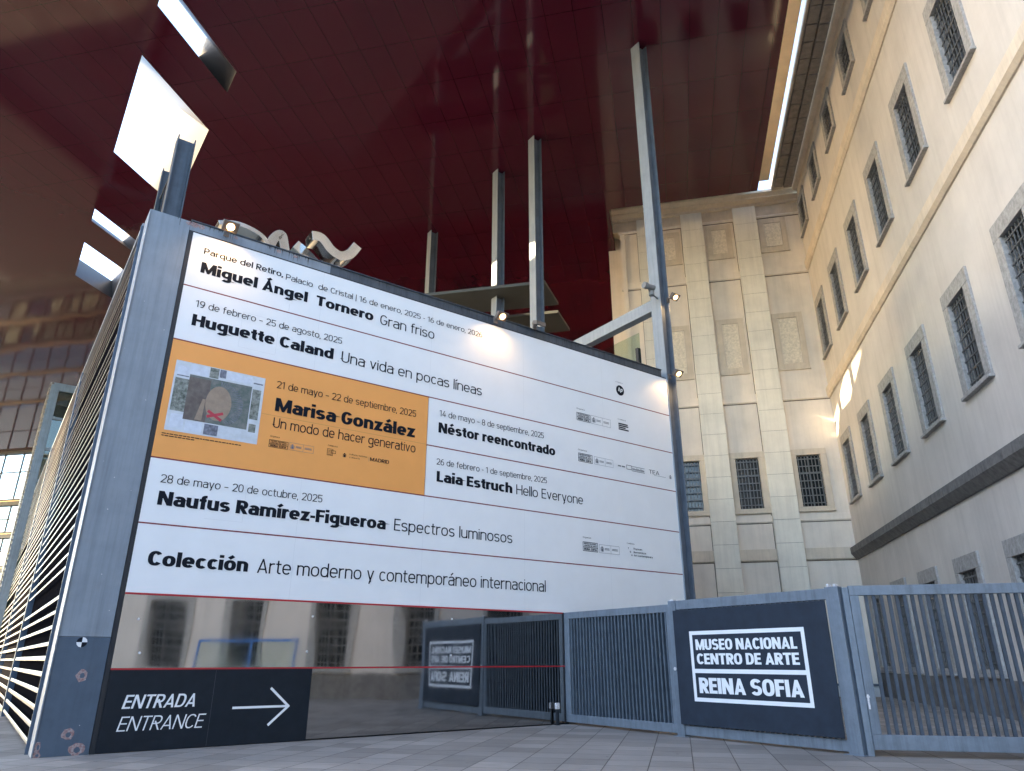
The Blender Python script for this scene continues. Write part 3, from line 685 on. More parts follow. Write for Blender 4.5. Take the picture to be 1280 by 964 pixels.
for cx_, cz_, r_, s_ in ((-.43, 1.25, .100, .9), (-.46, .33, .09, 1.), (-.29, .09, .100, 1.2), (-.86, .16, .09, .5), (-.85, .04, .05, 1.2)):
    mb = MB(); blob(mb, cx_, cz_, r_*1.05, -.003, s_); mb.cur = 1; blob(mb, cx_+.01, cz_-.005, r_*.45, -.005, s_)
    mb.build('rust_scar', [M['rust'], M['steel_dark']], cp)
mb = MB()
for i in range(12): blob(mb, rnd.uniform(-.85, -.15), rnd.uniform(.2, 9.8)**1.0, rnd.uniform(.004, .011), -.0035, 1.0, 7)
mb.build('paint_chips', M['chip'], cp)
mb = MB(); mb.box(-.088, 15.0, .005, .40, 10.44, 10.68); mb.box(-.088, 15.0, -.03, .02, 10.672, 10.70); tb = mb.build('top_beam', M['slate'], brd, .006)
mb = MB(); mb.box(-.088, 3.2, -.002, .004, 10.44, 10.668)
mb.build('beam_cladding', M['steel'], tb)
mb = MB()
for cx_, r_ in ((.0, .07), (.14, .06), (-.12, .05), (1.9, .05), (2.3, .04), (.9, .04)): blob(mb, cx_, 10.6, r_, -.006, 1.3)
mb.build('rust_scar', M['rust'], tb)
mb = MB(); mb.box(-.085, -.003, -.012, .3, 0, 10.42); mb.box(-.003, 15.24, -.012, .03, 10.402, 10.436); mb.build('black_edging', M['blacktrim'], brd)

ROWZ = dict(a=(9.10, 10.40), b=(7.815, 9.07), c=(5.25, 7.785), d=(3.96, 5.22), e=(2.665, 3.93), f=(6.54, 7.785), h=(5.25, 6.51))
def panel(z, u0, u1, m, label):
    b = MB(); b.box(u0, u1, -.02, .028, z[0], z[1]); p = b.build('exhibition_panel', m, brd); p['label'] = label; return p
def letters(p, rows, extra=None, seams=()):
    b = MB()
    for r in rows: put_text(b, *r)
    if extra: extra(b)
    b.build('lettering', [M['ink'], M['inkgrey']], p)
    if seams:
        s_ = MB()
        for q in seams: strip(s_, *q, y=-.0225)
        s_.build('vinyl_seam', M['seam'], p)
B_, L_ = .245, .100
TX = {
 'a': [("Parque del Retiro,", .150, .279, 2.070, 9.946, .150), ("Palacio  de Cristal | 16 de enero, 2025 - 16 de enero, 2026", .100, 2.138, 7.719, 9.909, .152), ("Miguel Ángel  Tornero", B_, .277, 4.427, 9.476, .262), ("Gran friso", L_, 4.617, 6.198, 9.445, .275)],
 'b': [("19 de febrero – 25 de agosto, 2025", .100, .303, 3.667, 8.636, .160), ("Huguette Caland", B_, .289, 3.486, 8.189, .267), ("Una vida en pocas líneas", L_, 3.690, 7.734, 8.178, .277)],
 'c': [("21 de mayo – 22 de septiembre, 2025", .100, 2.249, 5.775, 7.183, .172), ("Marisa González", B_, 2.273, 5.771, 6.645, .31), ("Un modo de hacer generativo", L_, 2.277, 5.806, 6.262, .23), ("MADRID", .15, 4.623, 5.116, 5.871, .088), ("cultura, turismo", .1, 4.099, 4.547, 5.935, .033), ("y deporte", .1, 4.105, 4.369, 5.864, .032),
       ("Organiza", .1, 2.25, 2.455, 6.045, .032), ("Colabora", .1, 3.566, 3.797, 6.06, .032)],
 'd': [("28 de mayo – 20 de octubre, 2025", .100, .241, 3.560, 4.752, .165), ("Naufus Ramírez-Figueroa", B_, .256, 5.136, 4.312, .275), ("Espectros luminosos", L_, 5.349, 8.754, 4.317, .275), ("Organiza", .1, 11.184, 11.488, 4.69, .04), ("Colabora", .1, 12.891, 13.189, 4.67, .04),
       ("Thyssen", .16, 13.134, 13.501, 4.520, .056), ("Bornemisza", .16, 13.143, 13.652, 4.426, .053), ("Art Contemporary", .16, 13.147, 13.928, 4.334, .053), ("T", .16, 12.92, 12.96, 4.52, .05), ("B", .16, 12.99, 13.03, 4.426, .05), ("A", .16, 13.04, 13.09, 4.334, .05)],
 'e': [("Colección", B_, .273, 2.140, 3.165, .272), ("Arte moderno y contemporáneo internacional", L_, 2.328, 9.833, 3.158, .285)],
 'f': [("14 de mayo – 8 de septiembre, 2025", .100, 6.449, 9.855, 7.347, .166), ("Néstor reencontrado", B_, 6.435, 10.257, 6.906, .272), ("Organiza", .1, 11.128, 11.457, 7.225, .04), ("TEA", .1, 14.035, 14.493, 6.95, .125)],
 'h': [("26 de febrero - 1 de septiembre, 2025", .100, 6.416, 9.937, 6.064, .159), ("Laia Estruch", B_, 6.435, 8.754, 5.632, .268), ("Hello Everyone", L_, 8.884, 11.240, 5.626, .268)],
}
TX['b'] += [("Organiza", .1, 11.12, 11.437, 8.50, .04), ("Colabora", .1, 12.807, 13.14, 8.49, .04)]
TX['a'] += [("Colabora", .1, 12.80, 13.10, 9.745, .032)]
def small_logo(b, u0, z0, u1, z1):
    """boxed museum mark with three tiny lines"""
    t = (z1-z0)*.055; H = z1-z0; W = u1-u0
    rect_outline(b, u0, u1, z0, z1, t); strip(b, u0+t, u1-t, z0+H*.40, z0+H*.40+t)
    put_text(b, "MUSEO NACIONAL", .2, u0+W*.08, u1-W*.08, z0+H*.74, H*.16); put_text(b, "CENTRO DE ARTE", .2, u0+W*.08, u1-W*.08, z0+H*.51, H*.16)
    put_text(b, "REINA SOFIA", .22, u0+W*.08, u1-W*.08, z0+H*.11, H*.23)
def crest(b, cx, z0, h_):
    """small coat of arms: crown, shield between two columns"""
    w_ = h_*.34
    b.face([(cx-w_*.55, -.026, z0+h_*.12), (cx, -.026, z0), (cx+w_*.55, -.026, z0+h_*.12), (cx+w_*.55, -.026, z0+h_*.6), (cx-w_*.55, -.026, z0+h_*.6)])
    b.face([(cx-w_*.6, -.026, z0+h_*.66), (cx+w_*.6, -.026, z0+h_*.66), (cx+w_*.45, -.026, z0+h_*.86), (cx, -.026, z0+h_), (cx-w_*.45, -.026, z0+h_*.86)])
    strip(b, cx-w_*1.05, cx-w_*.75, z0+.05*h_, z0+h_*.75); strip(b, cx+w_*.75, cx+w_*1.05, z0+.05*h_, z0+h_*.75)
def ministry(b, u0, z0, u1, z1):
    b.cur = 1; H = z1-z0; W = u1-u0
    rect_outline(b, u0, u1, z0, z1, H*.03); strip(b, u0+W*.57, u0+W*.57+H*.03, z0+H*.03, z1-H*.03)
    crest(b, u0+W*.14, z0+H*.15, H*.68)
    for k in range(2):
        strip(b, u0+W*.27, u0+W*.5, z0+H*(.40+.14*k), z0+H*(.47+.14*k)); strip(b, u0+W*.63, u0+W*.92, z0+H*(.40+.14*k), z0+H*(.47+.14*k))
    b.cur = 0
def ex_a(b):   # round blue black emblem with slanted letters
    cx, cz, r = 12.978, 9.494, .172; n = 40
    def disc(rr, y): b.face([(cx+rr*math.cos(2*math.pi*i/n), y, cz+rr*math.sin(2*math.pi*i/n)) for i in range(n)])
    disc(r, -.0245)
def ex_b(b): small_logo(b, 11.115, 8.15, 11.655, 8.40); ministry(b, 11.68, 8.15, 12.485, 8.41); [strip(b, 12.82, 12.82+wd, 8.17+.06*k, 8.21+.06*k) for k, wd in enumerate((.43, .30, .42, .40))]
def ex_c(b):
    small_logo(b, 2.239, 5.815, 2.66, 5.985); ministry(b, 2.68, 5.82, 3.245, 5.99)
    b.cur = 0; rect_outline(b, 3.563, 3.70, 5.845, 6.0, .008); rect_outline(b, 3.66, 3.77, 5.90, 5.97, .008)
    for k in range(4): strip(b, 3.58, 3.68, 5.865+.03*k, 5.872+.03*k, -.0265)
    crest(b, 3.985, 5.855, .105); b.cur = 1; strip(b, 4.59, 4.595, 5.85, 5.97); b.cur = 0
    for z_, u1_ in ((5.735, 1.672), (5.69, .733)):
        u_ = .109
        while u_ < u1_:
            wd = rnd.uniform(.03, .09); strip(b, u_, min(u1_, u_+wd), z_, z_+.018); u_ += wd + .014
def ex_d(b): small_logo(b, 11.177, 4.33, 11.735, 4.585); ministry(b, 11.79, 4.325, 12.57, 4.56)
def ex_f(b):
    small_logo(b, 11.124, 6.89, 11.67, 7.145); ministry(b, 11.744, 6.895, 12.505, 7.13)
    b.cur = 1; strip(b, 12.70, 12.83, 6.98, 7.02); strip(b, 12.86, 13.0, 6.98, 7.02); b.cur = 0
    rect_outline(b, 13.06, 13.28, 6.94, 7.08, .014); strip(b, 13.28, 13.84, 6.915, 6.928); strip(b, 13.28, 13.84, 7.055, 7.067)
    for k in range(9): rect_outline(b, 13.31+.058*k, 13.355+.058*k, 6.955, 7.02 - .012*(k % 3), .012)
    b.cur = 1; strip(b, 14.25, 14.78, 6.915, 6.925); crest(b, 15.0, 6.90, .14); b.cur = 0
pa = panel(ROWZ['a'], 0, 15.24, M['white'], 'top white row with a round black emblem at its right')
letters(pa, TX['a'], ex_a, ((2.3, 2.308, 9.12, 9.3),))
b = MB(); 
for s_, x0_, x1_ in (('h', 12.885, 12.965), ('p', 12.985, 13.07)):
    put_text(b, s_, .2, x0_, x1_, 9.455, .135, -.0285, .32)
mk = b.build('emblem_letters', M['white'], pa)
pb = panel(ROWZ['b'], 0, 15.24, M['white'], 'second white row'); letters(pb, TX['b'], ex_b, ((1.30, 1.304, 7.95, 8.80), (2.12, 2.124, 7.95, 8.80), (1.304, 2.12, 8.796, 8.80), (1.304, 2.12, 7.95, 7.954)))
pc = panel(ROWZ['c'], 0, 6.11, M['orange'], 'orange row with a picture'); letters(pc, TX['c'], ex_c)
s_ = MB(); strip(s_, 1.99, 6.11, 6.53, 6.537, -.0225); s_.build('vinyl_seam', mat('orange_seam', (.50, .24, .07), .5), pc)
pf = panel(ROWZ['f'], 6.13, 15.24, M['white'], 'upper white half row beside the orange row'); letters(pf, TX['f'], ex_f)
ph = panel(ROWZ['h'], 6.13, 15.24, M['white'], 'lower white half row beside the orange row'); letters(ph, TX['h'])
pd = panel(ROWZ['d'], 0, 15.24, M['white'], 'white row below the orange one'); letters(pd, TX['d'], ex_d, ((1.9, 1.904, 4.14, 4.95), (1.15, 1.9, 4.14, 4.144)))
pe = panel(ROWZ['e'], 0, 15.24, M['white'], 'lowest white row'); letters(pe, TX['e'])
mb = MB()
for z0, z1, a, b_ in ((9.07, 9.10, 0, 15.24), (7.785, 7.815, 0, 15.24), (5.22, 5.25, 0, 15.24), (3.93, 3.96, 0, 15.24), (6.51, 6.54, 6.13, 15.24)): mb.box(a, b_, -.0195, .027, z0+.001, z1-.001)
mb.build('row_divider', M['redline'], brd)
mb = MB(); mb.box(0, 10.38, -.03, .027, 2.630, 2.663); mb.box(0, 10.50, -.034, .027, 1.333, 1.362); mb.build('red_strip', M['redbright'], brd)

# printed picture: a generic mottled collage of rectangles round an oval with a red cross
def collage():
    m = mat('collage_print', (.50, .53, .56), .5, 0, .3, 6, 0, 30, col2=(.62, .66, .72)); return m
cm = [collage(), mat('collage_dark', (.05, .055, .075), .5, 0, .5, 20, col2=(.22, .24, .30)), mat('collage_brown', (.075, .055, .050), .5, 0, .4, 5, col2=(.17, .145, .13)), mat('collage_moss', (.035, .05, .035), .5, 0, .5, 14, col2=(.34, .36, .33)),
      mat('collage_skin', (.30, .225, .165), .5, 0, .15, 8), mat('collage_red', (.42, .035, .06), .5, 0, .2, 9), mat('collage_teal', (.06, .100, .09), .5, 0, .3, 8, col2=(.20, .20, .19)), mat('collage_pale', (.58, .62, .70), .5, 0, .12, 9)]
mb = MB(); P0, P1, Q0, Q1 = .135, 1.985, 5.82, 7.345
def cq(m_, a, b, c, d, y): mb.cur = m_; strip(mb, P0+(P1-P0)*a, P0+(P1-P0)*b, Q0+(Q1-Q0)*c, Q0+(Q1-Q0)*d, y)
cq(0, 0, 1, 0, 1, -.024)
for a, b, c, d, m_ in ((.02, .17, .28, .75, 3), (.03, .15, .80, .93, 7), (.16, .36, .84, .98, 7), (.37, .47, .84, .99, 3), (.48, .55, .87, .99, 1), (.56, .85, .86, .98, 7), (.87, .97, .35, .8, 3), (.87, .98, .88, .9, 1), (.40, .55, .02, .17, 1), (.20, .38, .03, .17, 7), (.04, .18, .05, .24, 7), (.58, .84, .03, .17, 0), (.03, .16, .78, .795, 1), (.88, .96, .16, .28, 3)):
    cq(m_, a, b, c, d, -.0246)
cq(6, .165, .86, .185, .83, -.0254); cq(2, .165, .40, .185, .80, -.0258)
mb.cur = 1
for k in range(26):
    a = R(-60 + 150*k/25); cx_, cz_ = 1.09, 6.55
    p = [(cx_+.26*math.cos(a), -.0262, cz_+.38*math.sin(a)), (cx_+.50*math.cos(a-.04), -.0262, cz_+.50*math.sin(a-.04)), (cx_+.50*math.cos(a+.012), -.0262, cz_+.50*math.sin(a+.012))]
    mb.face(p)
mb.cur = 4; mb.face([(1.085+.262*math.cos(2*math.pi*i/32), -.0266, 6.56+.385*math.sin(2*math.pi*i/32)) for i in range(32)])
mb.cur = 4; mb.face([(.66, -.0266, 6.13), (.80, -.0266, 6.13), (.82, -.0266, 6.6), (.76, -.0266, 6.6)])
mb.cur = 5
for (x0_, z0_, x1_, z1_) in ((.89, 6.24, 1.21, 6.36), (.90, 6.37, 1.19, 6.20)):
    d = Vector((x1_-x0_, z1_-z0_)).normalized(); n_ = Vector((-d.y, d.x))*.03
    mb.face([(x0_-n_.x, -.027-.0004*(z0_ > 6.3), z0_-n_.y), (x1_-n_.x, -.027-.0004*(z0_ > 6.3), z1_-n_.y), (x1_+n_.x, -.027-.0004*(z0_ > 6.3), z1_+n_.y), (x0_+n_.x, -.027-.0004*(z0_ > 6.3), z0_+n_.y)])
mb.build('printed_picture', cm, pc)

mb = MB()
for u_ in (3.05, 6.12, 9.15, 12.2):
    for zr in ('a', 'b', 'd', 'e'): strip(mb, u_, u_+.004, ROWZ[zr][0]+.01, ROWZ[zr][1]-.01, -.0222)
mb.build('panel_joints', M['seam'], brd)
mb = MB(); rd = random.Random(21)
def drip(u_, z1, ln, wd, y=-.0045):
    mb.face([(u_-wd*.3, y, z1-ln), (u_+wd*.1, y, z1-ln*1.05), (u_+wd, y, z1), (u_-wd, y, z1)])
for k in range(60):
    c_ = rd.choice((.1, .5, 1.9, 2.35, 4.5, 7.4, 11.0, 13.0)); drip(c_+rd.gauss(0, .25), 10.668, rd.uniform(.05, .2), rd.uniform(.004, .014))
mb.build('drip_stains', M['blacktrim'], tb)
# mirror sheets
mb = MB(); mb.box(0.0, 10.38, -.012, .03, 1.364, 2.628); mb.build('mirror_panel', M['mirror'], brd)
mb = MB(); mb.box(3.70, 10.38, -.014, .03, .03, 1.331); mb.build('mirror_panel', M['mirror'], brd)
mb = MB(); mb.box(0, 10.38, .032, .25, 0, 2.65); mb.box(10.382, 10.50, -.03, .25, 0, 2.655); mb.build('panel_backing', M['blacktrim'], brd)
mb = MB()
for u_, z_ in ((.30, 2.20), (.42, 1.62), (3.55, 1.66), (3.6, 2.35), (7.0, 2.4), (7.0, 1.6)): mb.cyl((u_, -.012, z_), (0, -1, 0), .022, .012, 12)
mb.build('screw_caps', M['chip'], brd)

# entrance sign
es = thing('entrance_sign', ubv(1.83, 0), ANG_B, 'black sign with white ENTRADA ENTRANCE lettering and arrow, low on the board', 'sign')
mb = MB(); mb.box(-1.83, 1.865, -.03, -.0165, .012, 1.328); mb.build('sign_panel', M['blackpanel'], es)
mb = MB(); sh = .22
put_text(mb, "ENTRADA", .15, .282-1.83, 1.50-1.83, .695, .225, -.0335, sh)
mb.build('lettering', M['signwhite'], es); mb = MB()
put_text(mb, "ENTRANCE", .09, .262-1.83, 1.68-1.83, .335, .235, -.0335, sh)
mb.build('lettering', M['signwhite'], es)
mb = MB()
def bar(x0_, z0_, x1_, z1_, t, y):
    d = Vector((x1_-x0_, z1_-z0_)).normalized(); n_ = Vector((-d.y, d.x))*t/2
    q = [(x0_-n_.x, y, z0_-n_.y), (x1_-n_.x, y, z1_-n_.y), (x1_+n_.x, y, z1_+n_.y), (x0_+n_.x, y, z0_+n_.y)]; mb.face(q)
bar(2.19-1.83, .648, 3.26-1.83, .648, .042, -.0335); bar(2.885-1.83, .985, 3.285-1.83, .636, .046, -.0341); bar(2.90-1.83, .318, 3.285-1.83, .66, .046, -.0347)
mb.build('arrow', M['signwhite'], es)
mb = MB(); strip(mb, 1.83*0-.03, -.024, .02, 1.32, -.0312); mb.build('panel_joint', M['slate'], es)

# floor latch by the mirror's right end
fl = thing('floor_latch', ubv(10.06, -.12), ANG_B, 'small dark floor latch with pale cap before the mirror sheet', 'latch')
mb = MB(); mb.box(-.03, .03, -.03, .03, 0, .36); mb.box(-.055, .055, -.05, .05, 0, .012); mb.build('latch_stem', M['blacktrim'], fl, .006)
mb = MB(); mb.box(-.06, .05, -.045, .035, .36, .50); mb.build('latch_cap', M['chip'], fl, .012)

# ================================================================== LOUVRED SIDE WALL
def louvre_bay(v0, v1, label, first):
    t = thing('louvred_wall_bay', ubv(-.9, v0), ANG_B, label, 'louvre wall', 'louvred wall bays beside the board')
    n = 38; b = MB(); r_ = random.Random(int(v0*10))
    for i in range(n):
        z = .12 + .272*i
        if r_.random() < .06: continue
        dz = r_.uniform(-.012, .012); tl = r_.uniform(-.02, .03)
        b.cur = 0 if z > 1.0 or r_.random() < .4 else 1
        if z > 1.0 and r_.random() < .35: b.cur = 1
        y0, y1 = .06 + (.60 if first else .30), v1-v0-.02
        # folded blade: sloping face, top lip, under lip
        pr = [(-.052, z+dz), (-.05, z+.05+dz), (-.038, z+.072+tl*.5+dz), (-.028, z+.072+tl*.5+dz), (-.028, z+.03+dz), (-.04, z+dz)]
        b.prism(pr[::-1], 'y', y0, y1)
    b.build('louvre_blades', [M['louvre'], mat('brownish_blade', (.13, .10, .095), .35, .5, .3, 3)], t, .004)
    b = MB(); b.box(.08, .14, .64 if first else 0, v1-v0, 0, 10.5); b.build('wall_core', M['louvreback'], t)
    b = MB(); b.box(-.08, .12, -.0+(.62 if first else .02), .0+(.66 if first else .30), 0, 10.55); b.build('bay_post', M['steel_dark'], t, .006)
    b = MB(); b.box(-.06, .3, (.62 if first else .02), v1-v0, 10.52, 10.62); b.build('top_rail', M['steel'], t, .006)
    return t
louvre_bay(0, 11.25, 'louvred wall bay nearest the blue grey corner post', True)
louvre_bay(11.27, 22.5, 'second louvred wall bay from the corner post, beyond the dark divider', False)
louvre_bay(22.52, 33.8, 'farthest louvred wall bay, running out at the left edge', False)

# stair block deck behind the board
t = thing('stair_block', ubv(0, .5), ANG_B, 'flat roofed stair block hidden behind the board carrying posts', 'building')
mb = MB(); mb.box(.0, 15.6, .0, 33, 0, 9.9); mb.box(-.3, 0, 33.02, 33.2, 0, 10); mb.build('block_wall', M['white'], t)
mb = MB(); mb.box(0, 15.6, .0, 33, 9.92, 10.02); mb.build('roof_deck', M['deck'], t)

# ================================================================== STEEL POSTS AND BEAM
def h_post(name, u, v, z0, z1, label, cat='steel post', group=None, wf=.46, dark=False):
    t = thing(name, ubv(u, v, z0), ANG_B, label, cat, group); H = z1-z0
    m_ = M['slate'] if dark else M['post']
    b = MB(); b.box(0, .035, 0, wf, 0, H); b.build('flange', M['steel'] if not dark else m_, t, .004)
    b = MB(); b.box(wf-.035, wf, 0, wf, 0, H); b.build('flange', m_, t, .004)
    b = MB(); b.box(.0355, wf-.0355, wf*.42, wf*.52, 0, H-.003); b.build('web', m_, t)
    return t
G1 = 'tall steel posts reaching the red canopy'
tall = h_post('steel_post', 15.20, -.06, 0, ZS, 'tallest grey steel post, at the right end of the board', group=G1)
for v, lb in ((6.96, 'grey steel post behind the board, second from the right post'), (10.08, 'slim grey steel post just left of the second post behind the board'), (17.06, 'shortest looking far steel post behind the board, farthest left of the row')):
    h_post('steel_post', 15.08, v, 10.02, ZS, lb, group=G1)
h_post('steel_post', -.02, 6.96, 10.02, 18.0, 'dark steel post rising behind the corner post into the skylight', dark=True, wf=.55)
h_post('steel_post', .0, 10.08, 10.02, 18.6, 'slim dark post left of the glass behind the corner post', dark=True, wf=.3)
gp = thing('glass_shaft', ubv(.1, 7.55, 10.02), ANG_B, 'narrow greenish glass screen between two dark posts above the corner', 'glass screen')
mb = MB(); mb.box(0, .02, 0, 2.5, 0, 7.2); mb.build('pane', M['glassgreen'], gp)
mb = MB(); mb.box(-.02, .04, 0, 2.5, 7.2, 7.26); mb.box(-.02, .04, 0, 2.5, 3.4, 3.45); mb.build('pane_frame', M['frame'], gp)
bm = thing('steel_beam', ubv(15.22, .42, 13.16), ANG_B, 'grey horizontal steel beam running back from the tallest post', 'beam')
mb = MB(); mb.box(0, .03, 0, 16.6, 0, .44); mb.box(.03, .34, 0, 16.6, .40, .44); mb.box(.03, .34, 0, 16.6, .0, .03); mb.build('beam_web', M['steel'], bm, .004)

# glass balustrade on the terrace edge
bl = thing('glass_balustrade', ubv(14.9, .8, 10.02), ANG_B, 'clear glass balustrade with one dark upright beside the tallest post', 'balustrade')
mb = MB(); mb.box(0, .018, 0, 6.0, .05, 2.35); mb.build('glass_pane', M['glasspale'], bl)
mb = MB(); mb.box(-.06, .09, .05, .17, .03, 1.78); mb.build('upright', M['blacktrim'], bl, .004)
mb = MB(); mb.box(-1.6, -.4, 1.5, 5.5, 0, 1.75); 
t = thing('sky_reflection_block', ubv(14.9, .8, 10.02), ANG_B, 'white block standing in for sky reflected in the glass balustrade', 'reflection_standin'); mb.build('block', M['white'], t, .01)  # white block imitates the bright sky reflection in the balustrade glass

# soffit slabs among the posts
for (s0, s1, t0, t1, lb) in ((6.05, 8.35, 13.2, 19.6, 'pale flat slab higher up between the steel posts'), (2.95, 5.2, 13.07, 22.2, 'pale flat slab lower down between the steel posts')):
    t = thing('roof_slab', st(s0, t0, 18), ANG_K, lb, 'slab', 'pale slabs between the posts')
    mb = MB(); mb.prism([(0, 0), (-(t1-t0), 0), (-(t1-t0), -(s1-s0)), (-.28, -(s1-s0))], 'z', 0, .16); mb.build('slab_plate', M['slab'], t, .01)
    mb = MB(); mb.box(-(t1-t0), -.2, .0, .05, .05, .3); mb.build('slab_edge', M['frame'], t)

# lift tower far left
tw = thing('lift_tower', ubv(-1.25, 36), ANG_B, 'grey framed lift tower rising beyond the louvred wall at left', 'tower')
mb = MB()
mb.box(0, .35, 0, .4, 0, 18); mb.box(2.9, 3.2, 0, .4, 0, 18); mb.box(.35, 2.9, 0, .35, 17.5, 18.0)
for k in range(9): mb.box(.35, 2.9, .05, .3, 1.6+2.0*k, 1.78+2.0*k)
mb.box(-.12, 0, .1, 6, 0, 17.9)
mb.build('tower_frame', M['bluesteel'], tw, .01)
mb = MB(); mb.box(.36, 2.89, .12, .16, 0, 17.48); mb.build('tower_glass', M['glassgreen'], tw)
mb = MB(); mb.box(.05, 3.1, 2.9, 6, 0, 17.4); mb.build('tower_core', M['boxgrey'], tw)
mb = MB()
for k in range(60): mb.box(-.2, -.12, .1, 6, .2+.3*k, .32+.3*k)
mb.build('tower_louvres', M['louvre'], tw)

# ================================================================== LAMPS, CAMERA
def floodlight(u, z, y, label, lit=True, tilt=40, energy=13, arm=.35):
    t = thing('floodlight', ubv(u, y, z), ANG_B, label, 'floodlight', 'floodlights along the board')
    b = MB(); b.prism([(-.13, .0), (.13, .0), (.10, .12), (-.10, .12)][::-1], 'x', -.17, .17); hd = b.build('lamp_head', M['lampbody'], t, .012)
    hd.rotation_euler = (R(-tilt), 0, 0)
    b = MB(); b.cyl((0, 0, -.003), (0, 0, -1), .085, .012, 20); b.build('lamp_glass', M['lamp'] if lit else M['glassdark'], hd)
    b = MB(); b.tube((0, .02, .1), (0, arm, .05), .02); b.box(-.06, .06, arm-.03, arm+.02, -.06, .12); b.build('lamp_arm', M['lampbody'], t)
    if lit:
        l = bpy.data.lights.new('lamp_light', 'SPOT'); l.energy = energy; l.color = (1, .60, .25); l.spot_size = R(150); l.spot_blend = 1.0; l.shadow_soft_size = .08
        lo = bpy.data.objects.new('lamp_light', l); COL.objects.link(lo); lo.parent = t; lo.location = (0, 0.0, -.05)
        lo.rotation_euler = (R(22), 0, 0)
    return t
floodlight(.66, 10.55, -.47, 'lit floodlight at the left end of the board top')
floodlight(8.10, 10.50, -.47, 'lit floodlight over the middle of the board')
floodlight(9.55, 10.72, -.25, 'unlit floodlight right of the lit middle one', lit=False, tilt=-20, arm=.2)
floodlight(15.30, 10.46, -.50, 'lit floodlight at the right end of the board top', arm=.42)
floodlight(15.62, 13.5, -.40, 'lit floodlight high on the tallest post', arm=.36, energy=12)
sc_ = thing('security_camera', ubv(14.78, -.05, 13.62), ANG_B, 'small grey security camera on the tallest steel post above the beam', 'camera')
mb = MB(); mb.cyl((-.30, -.06, .1), (1, -.1, -.0), .10, .34, 14); mb.cyl((-.42, -.05, .1), (1, -.1, 0), .12, .13, 14, .125); mb.build('camera_body', M['cameragrey'], sc_, smooth=False)
mb = MB(); mb.cyl((.0, .0, -.16), (0, 0, 1), .100, .2, 14); mb.tube((.0, .0, -.1), (.42, .12, -.1), .03); mb.tube((-.2, -.06, .0), (0, 0, -.1), .03); mb.build('camera_bracket', M['cameragrey'], sc_)

# ================================================================== SCULPTURE
def ribbon(name, pts, th, dep, v, label):
    t = thing(name, ubv(pts[0][0], v, 10.02), ANG_B, label, 'sculpture', 'polished metal ribbons above the board')
    b = MB(); u0_ = pts[0][0]; P_ = [Vector(p) - Vector((u0_, 10.02)) for p in pts]
    # smooth
    Q_ = []
    for i in range(len(P_)-1):
        p0 = P_[max(0, i-1)]; p1 = P_[i]; p2 = P_[i+1]; p3 = P_[min(len(P_)-1, i+2)]
        for k in range(8):
            f_ = k/8; Q_.append(.5*((2*p1) + (p2-p0)*f_ + (2*p0-5*p1+4*p2-p3)*f_*f_ + (3*p1-p0-3*p2+p3)*f_**3))
    Q_.append(P_[-1]); rs = []
    for i, q in enumerate(Q_):
        d = (Q_[min(i+1, len(Q_)-1)] - Q_[max(i-1, 0)]).normalized(); n_ = Vector((-d.y, d.x))*th/2
        rs.append((q+n_, q-n_))
    n0 = len(b.v)
    for a, c in rs: b.v += [(a.x, 0, a.y), (c.x, 0, c.y), (c.x, dep, c.y), (a.x, dep, a.y)]
    for i in range(len(rs)-1):
        for k in range(4):
            j = (k+1) % 4; b.f.append((n0+4*i+k, n0+4*(i+1)+k, n0+4*(i+1)+j, n0+4*i+j)); b.m.append(0)
    b.f.append((n0, n0+1, n0+2, n0+3)); b.m.append(0); e_ = n0+4*(len(rs)-1); b.f.append((e_+3, e_+2, e_+1, e_)); b.m.append(0)
    b.build('metal_ribbon', M['inox'], t, .006)
    b = MB(); lo_ = min(P_, key=lambda q: q.y)
    b.box(lo_.x-.08, lo_.x+.08, dep*.4, dep*.6, 0, max(.2, lo_.y-th*.4)); b.build('ribbon_support', M['inox'], t)
ribbon('metal_sculpture', [(1.00, 12.72), (1.5, 12.88), (2.05, 12.80), (2.38, 12.55), (2.6, 12.1)], .13, .6, 3, 'flat curved polished metal ribbon behind the left floodlight')
ribbon('metal_sculpture', [(2.42, 12.2), (2.5, 12.74), (2.72, 13.02), (2.84, 12.7), (2.95, 12.2)], .27, .5, 3.05, 'stubby bent polished metal piece between the two longer ribbons')
ribbon('metal_sculpture', [(3.2, 12.95), (3.5, 12.78), (3.85, 12.52), (4.15, 12.1)], .32, .5, 3.2, 'short polished metal ribbon sloping down under the wavy one')
ribbon('metal_sculpture', [(3.5, 13.10), (3.8, 13.12), (4.12, 12.84), (4.42, 12.74), (4.7, 12.90), (4.92, 13.28)], .30, .55, 2.7, 'wavy polished metal ribbon with upturned right end')

# ================================================================== GATES (local frame of the board, running along -y)
FP = ubv(10.46, 0)
def frame_part(b, y0, y1, z0, z1, x0=-.04, x1=.06): b.box(x0, x1, min(y0, y1), max(y0, y1), z0, z1)
gt = thing('slatted_gate', FP, ANG_B, 'blue grey steel gate of close vertical slats beside the mirror sheet', 'gate')
mb = MB(); frame_part(mb, -.02, -3.70, 2.50, 2.66); frame_part(mb, -.02, -3.70, .055, .235); frame_part(mb, -.02, -.22, .236, 2.499); mb.box(-.04, .06, -3.70, -3.60, .236, 2.499); mb.build('gate_frame', M['fence'], gt, .008)
mb = MB()
for i in range(29):
    y = -.28 - .1165*i
    mb.box(-.03, .045, y-.045, y, .237, 2.498)
mb.build('gate_slats', M['fin'], gt)
mb = MB(); mb.box(.065, .075, -3.65, -.1, .24, 2.5); mb.build('gate_backing', M['blacktrim'], gt)
sg = thing('signboard_gate', FP, ANG_B, 'steel gate leaf carrying the dark museum name board', 'gate')
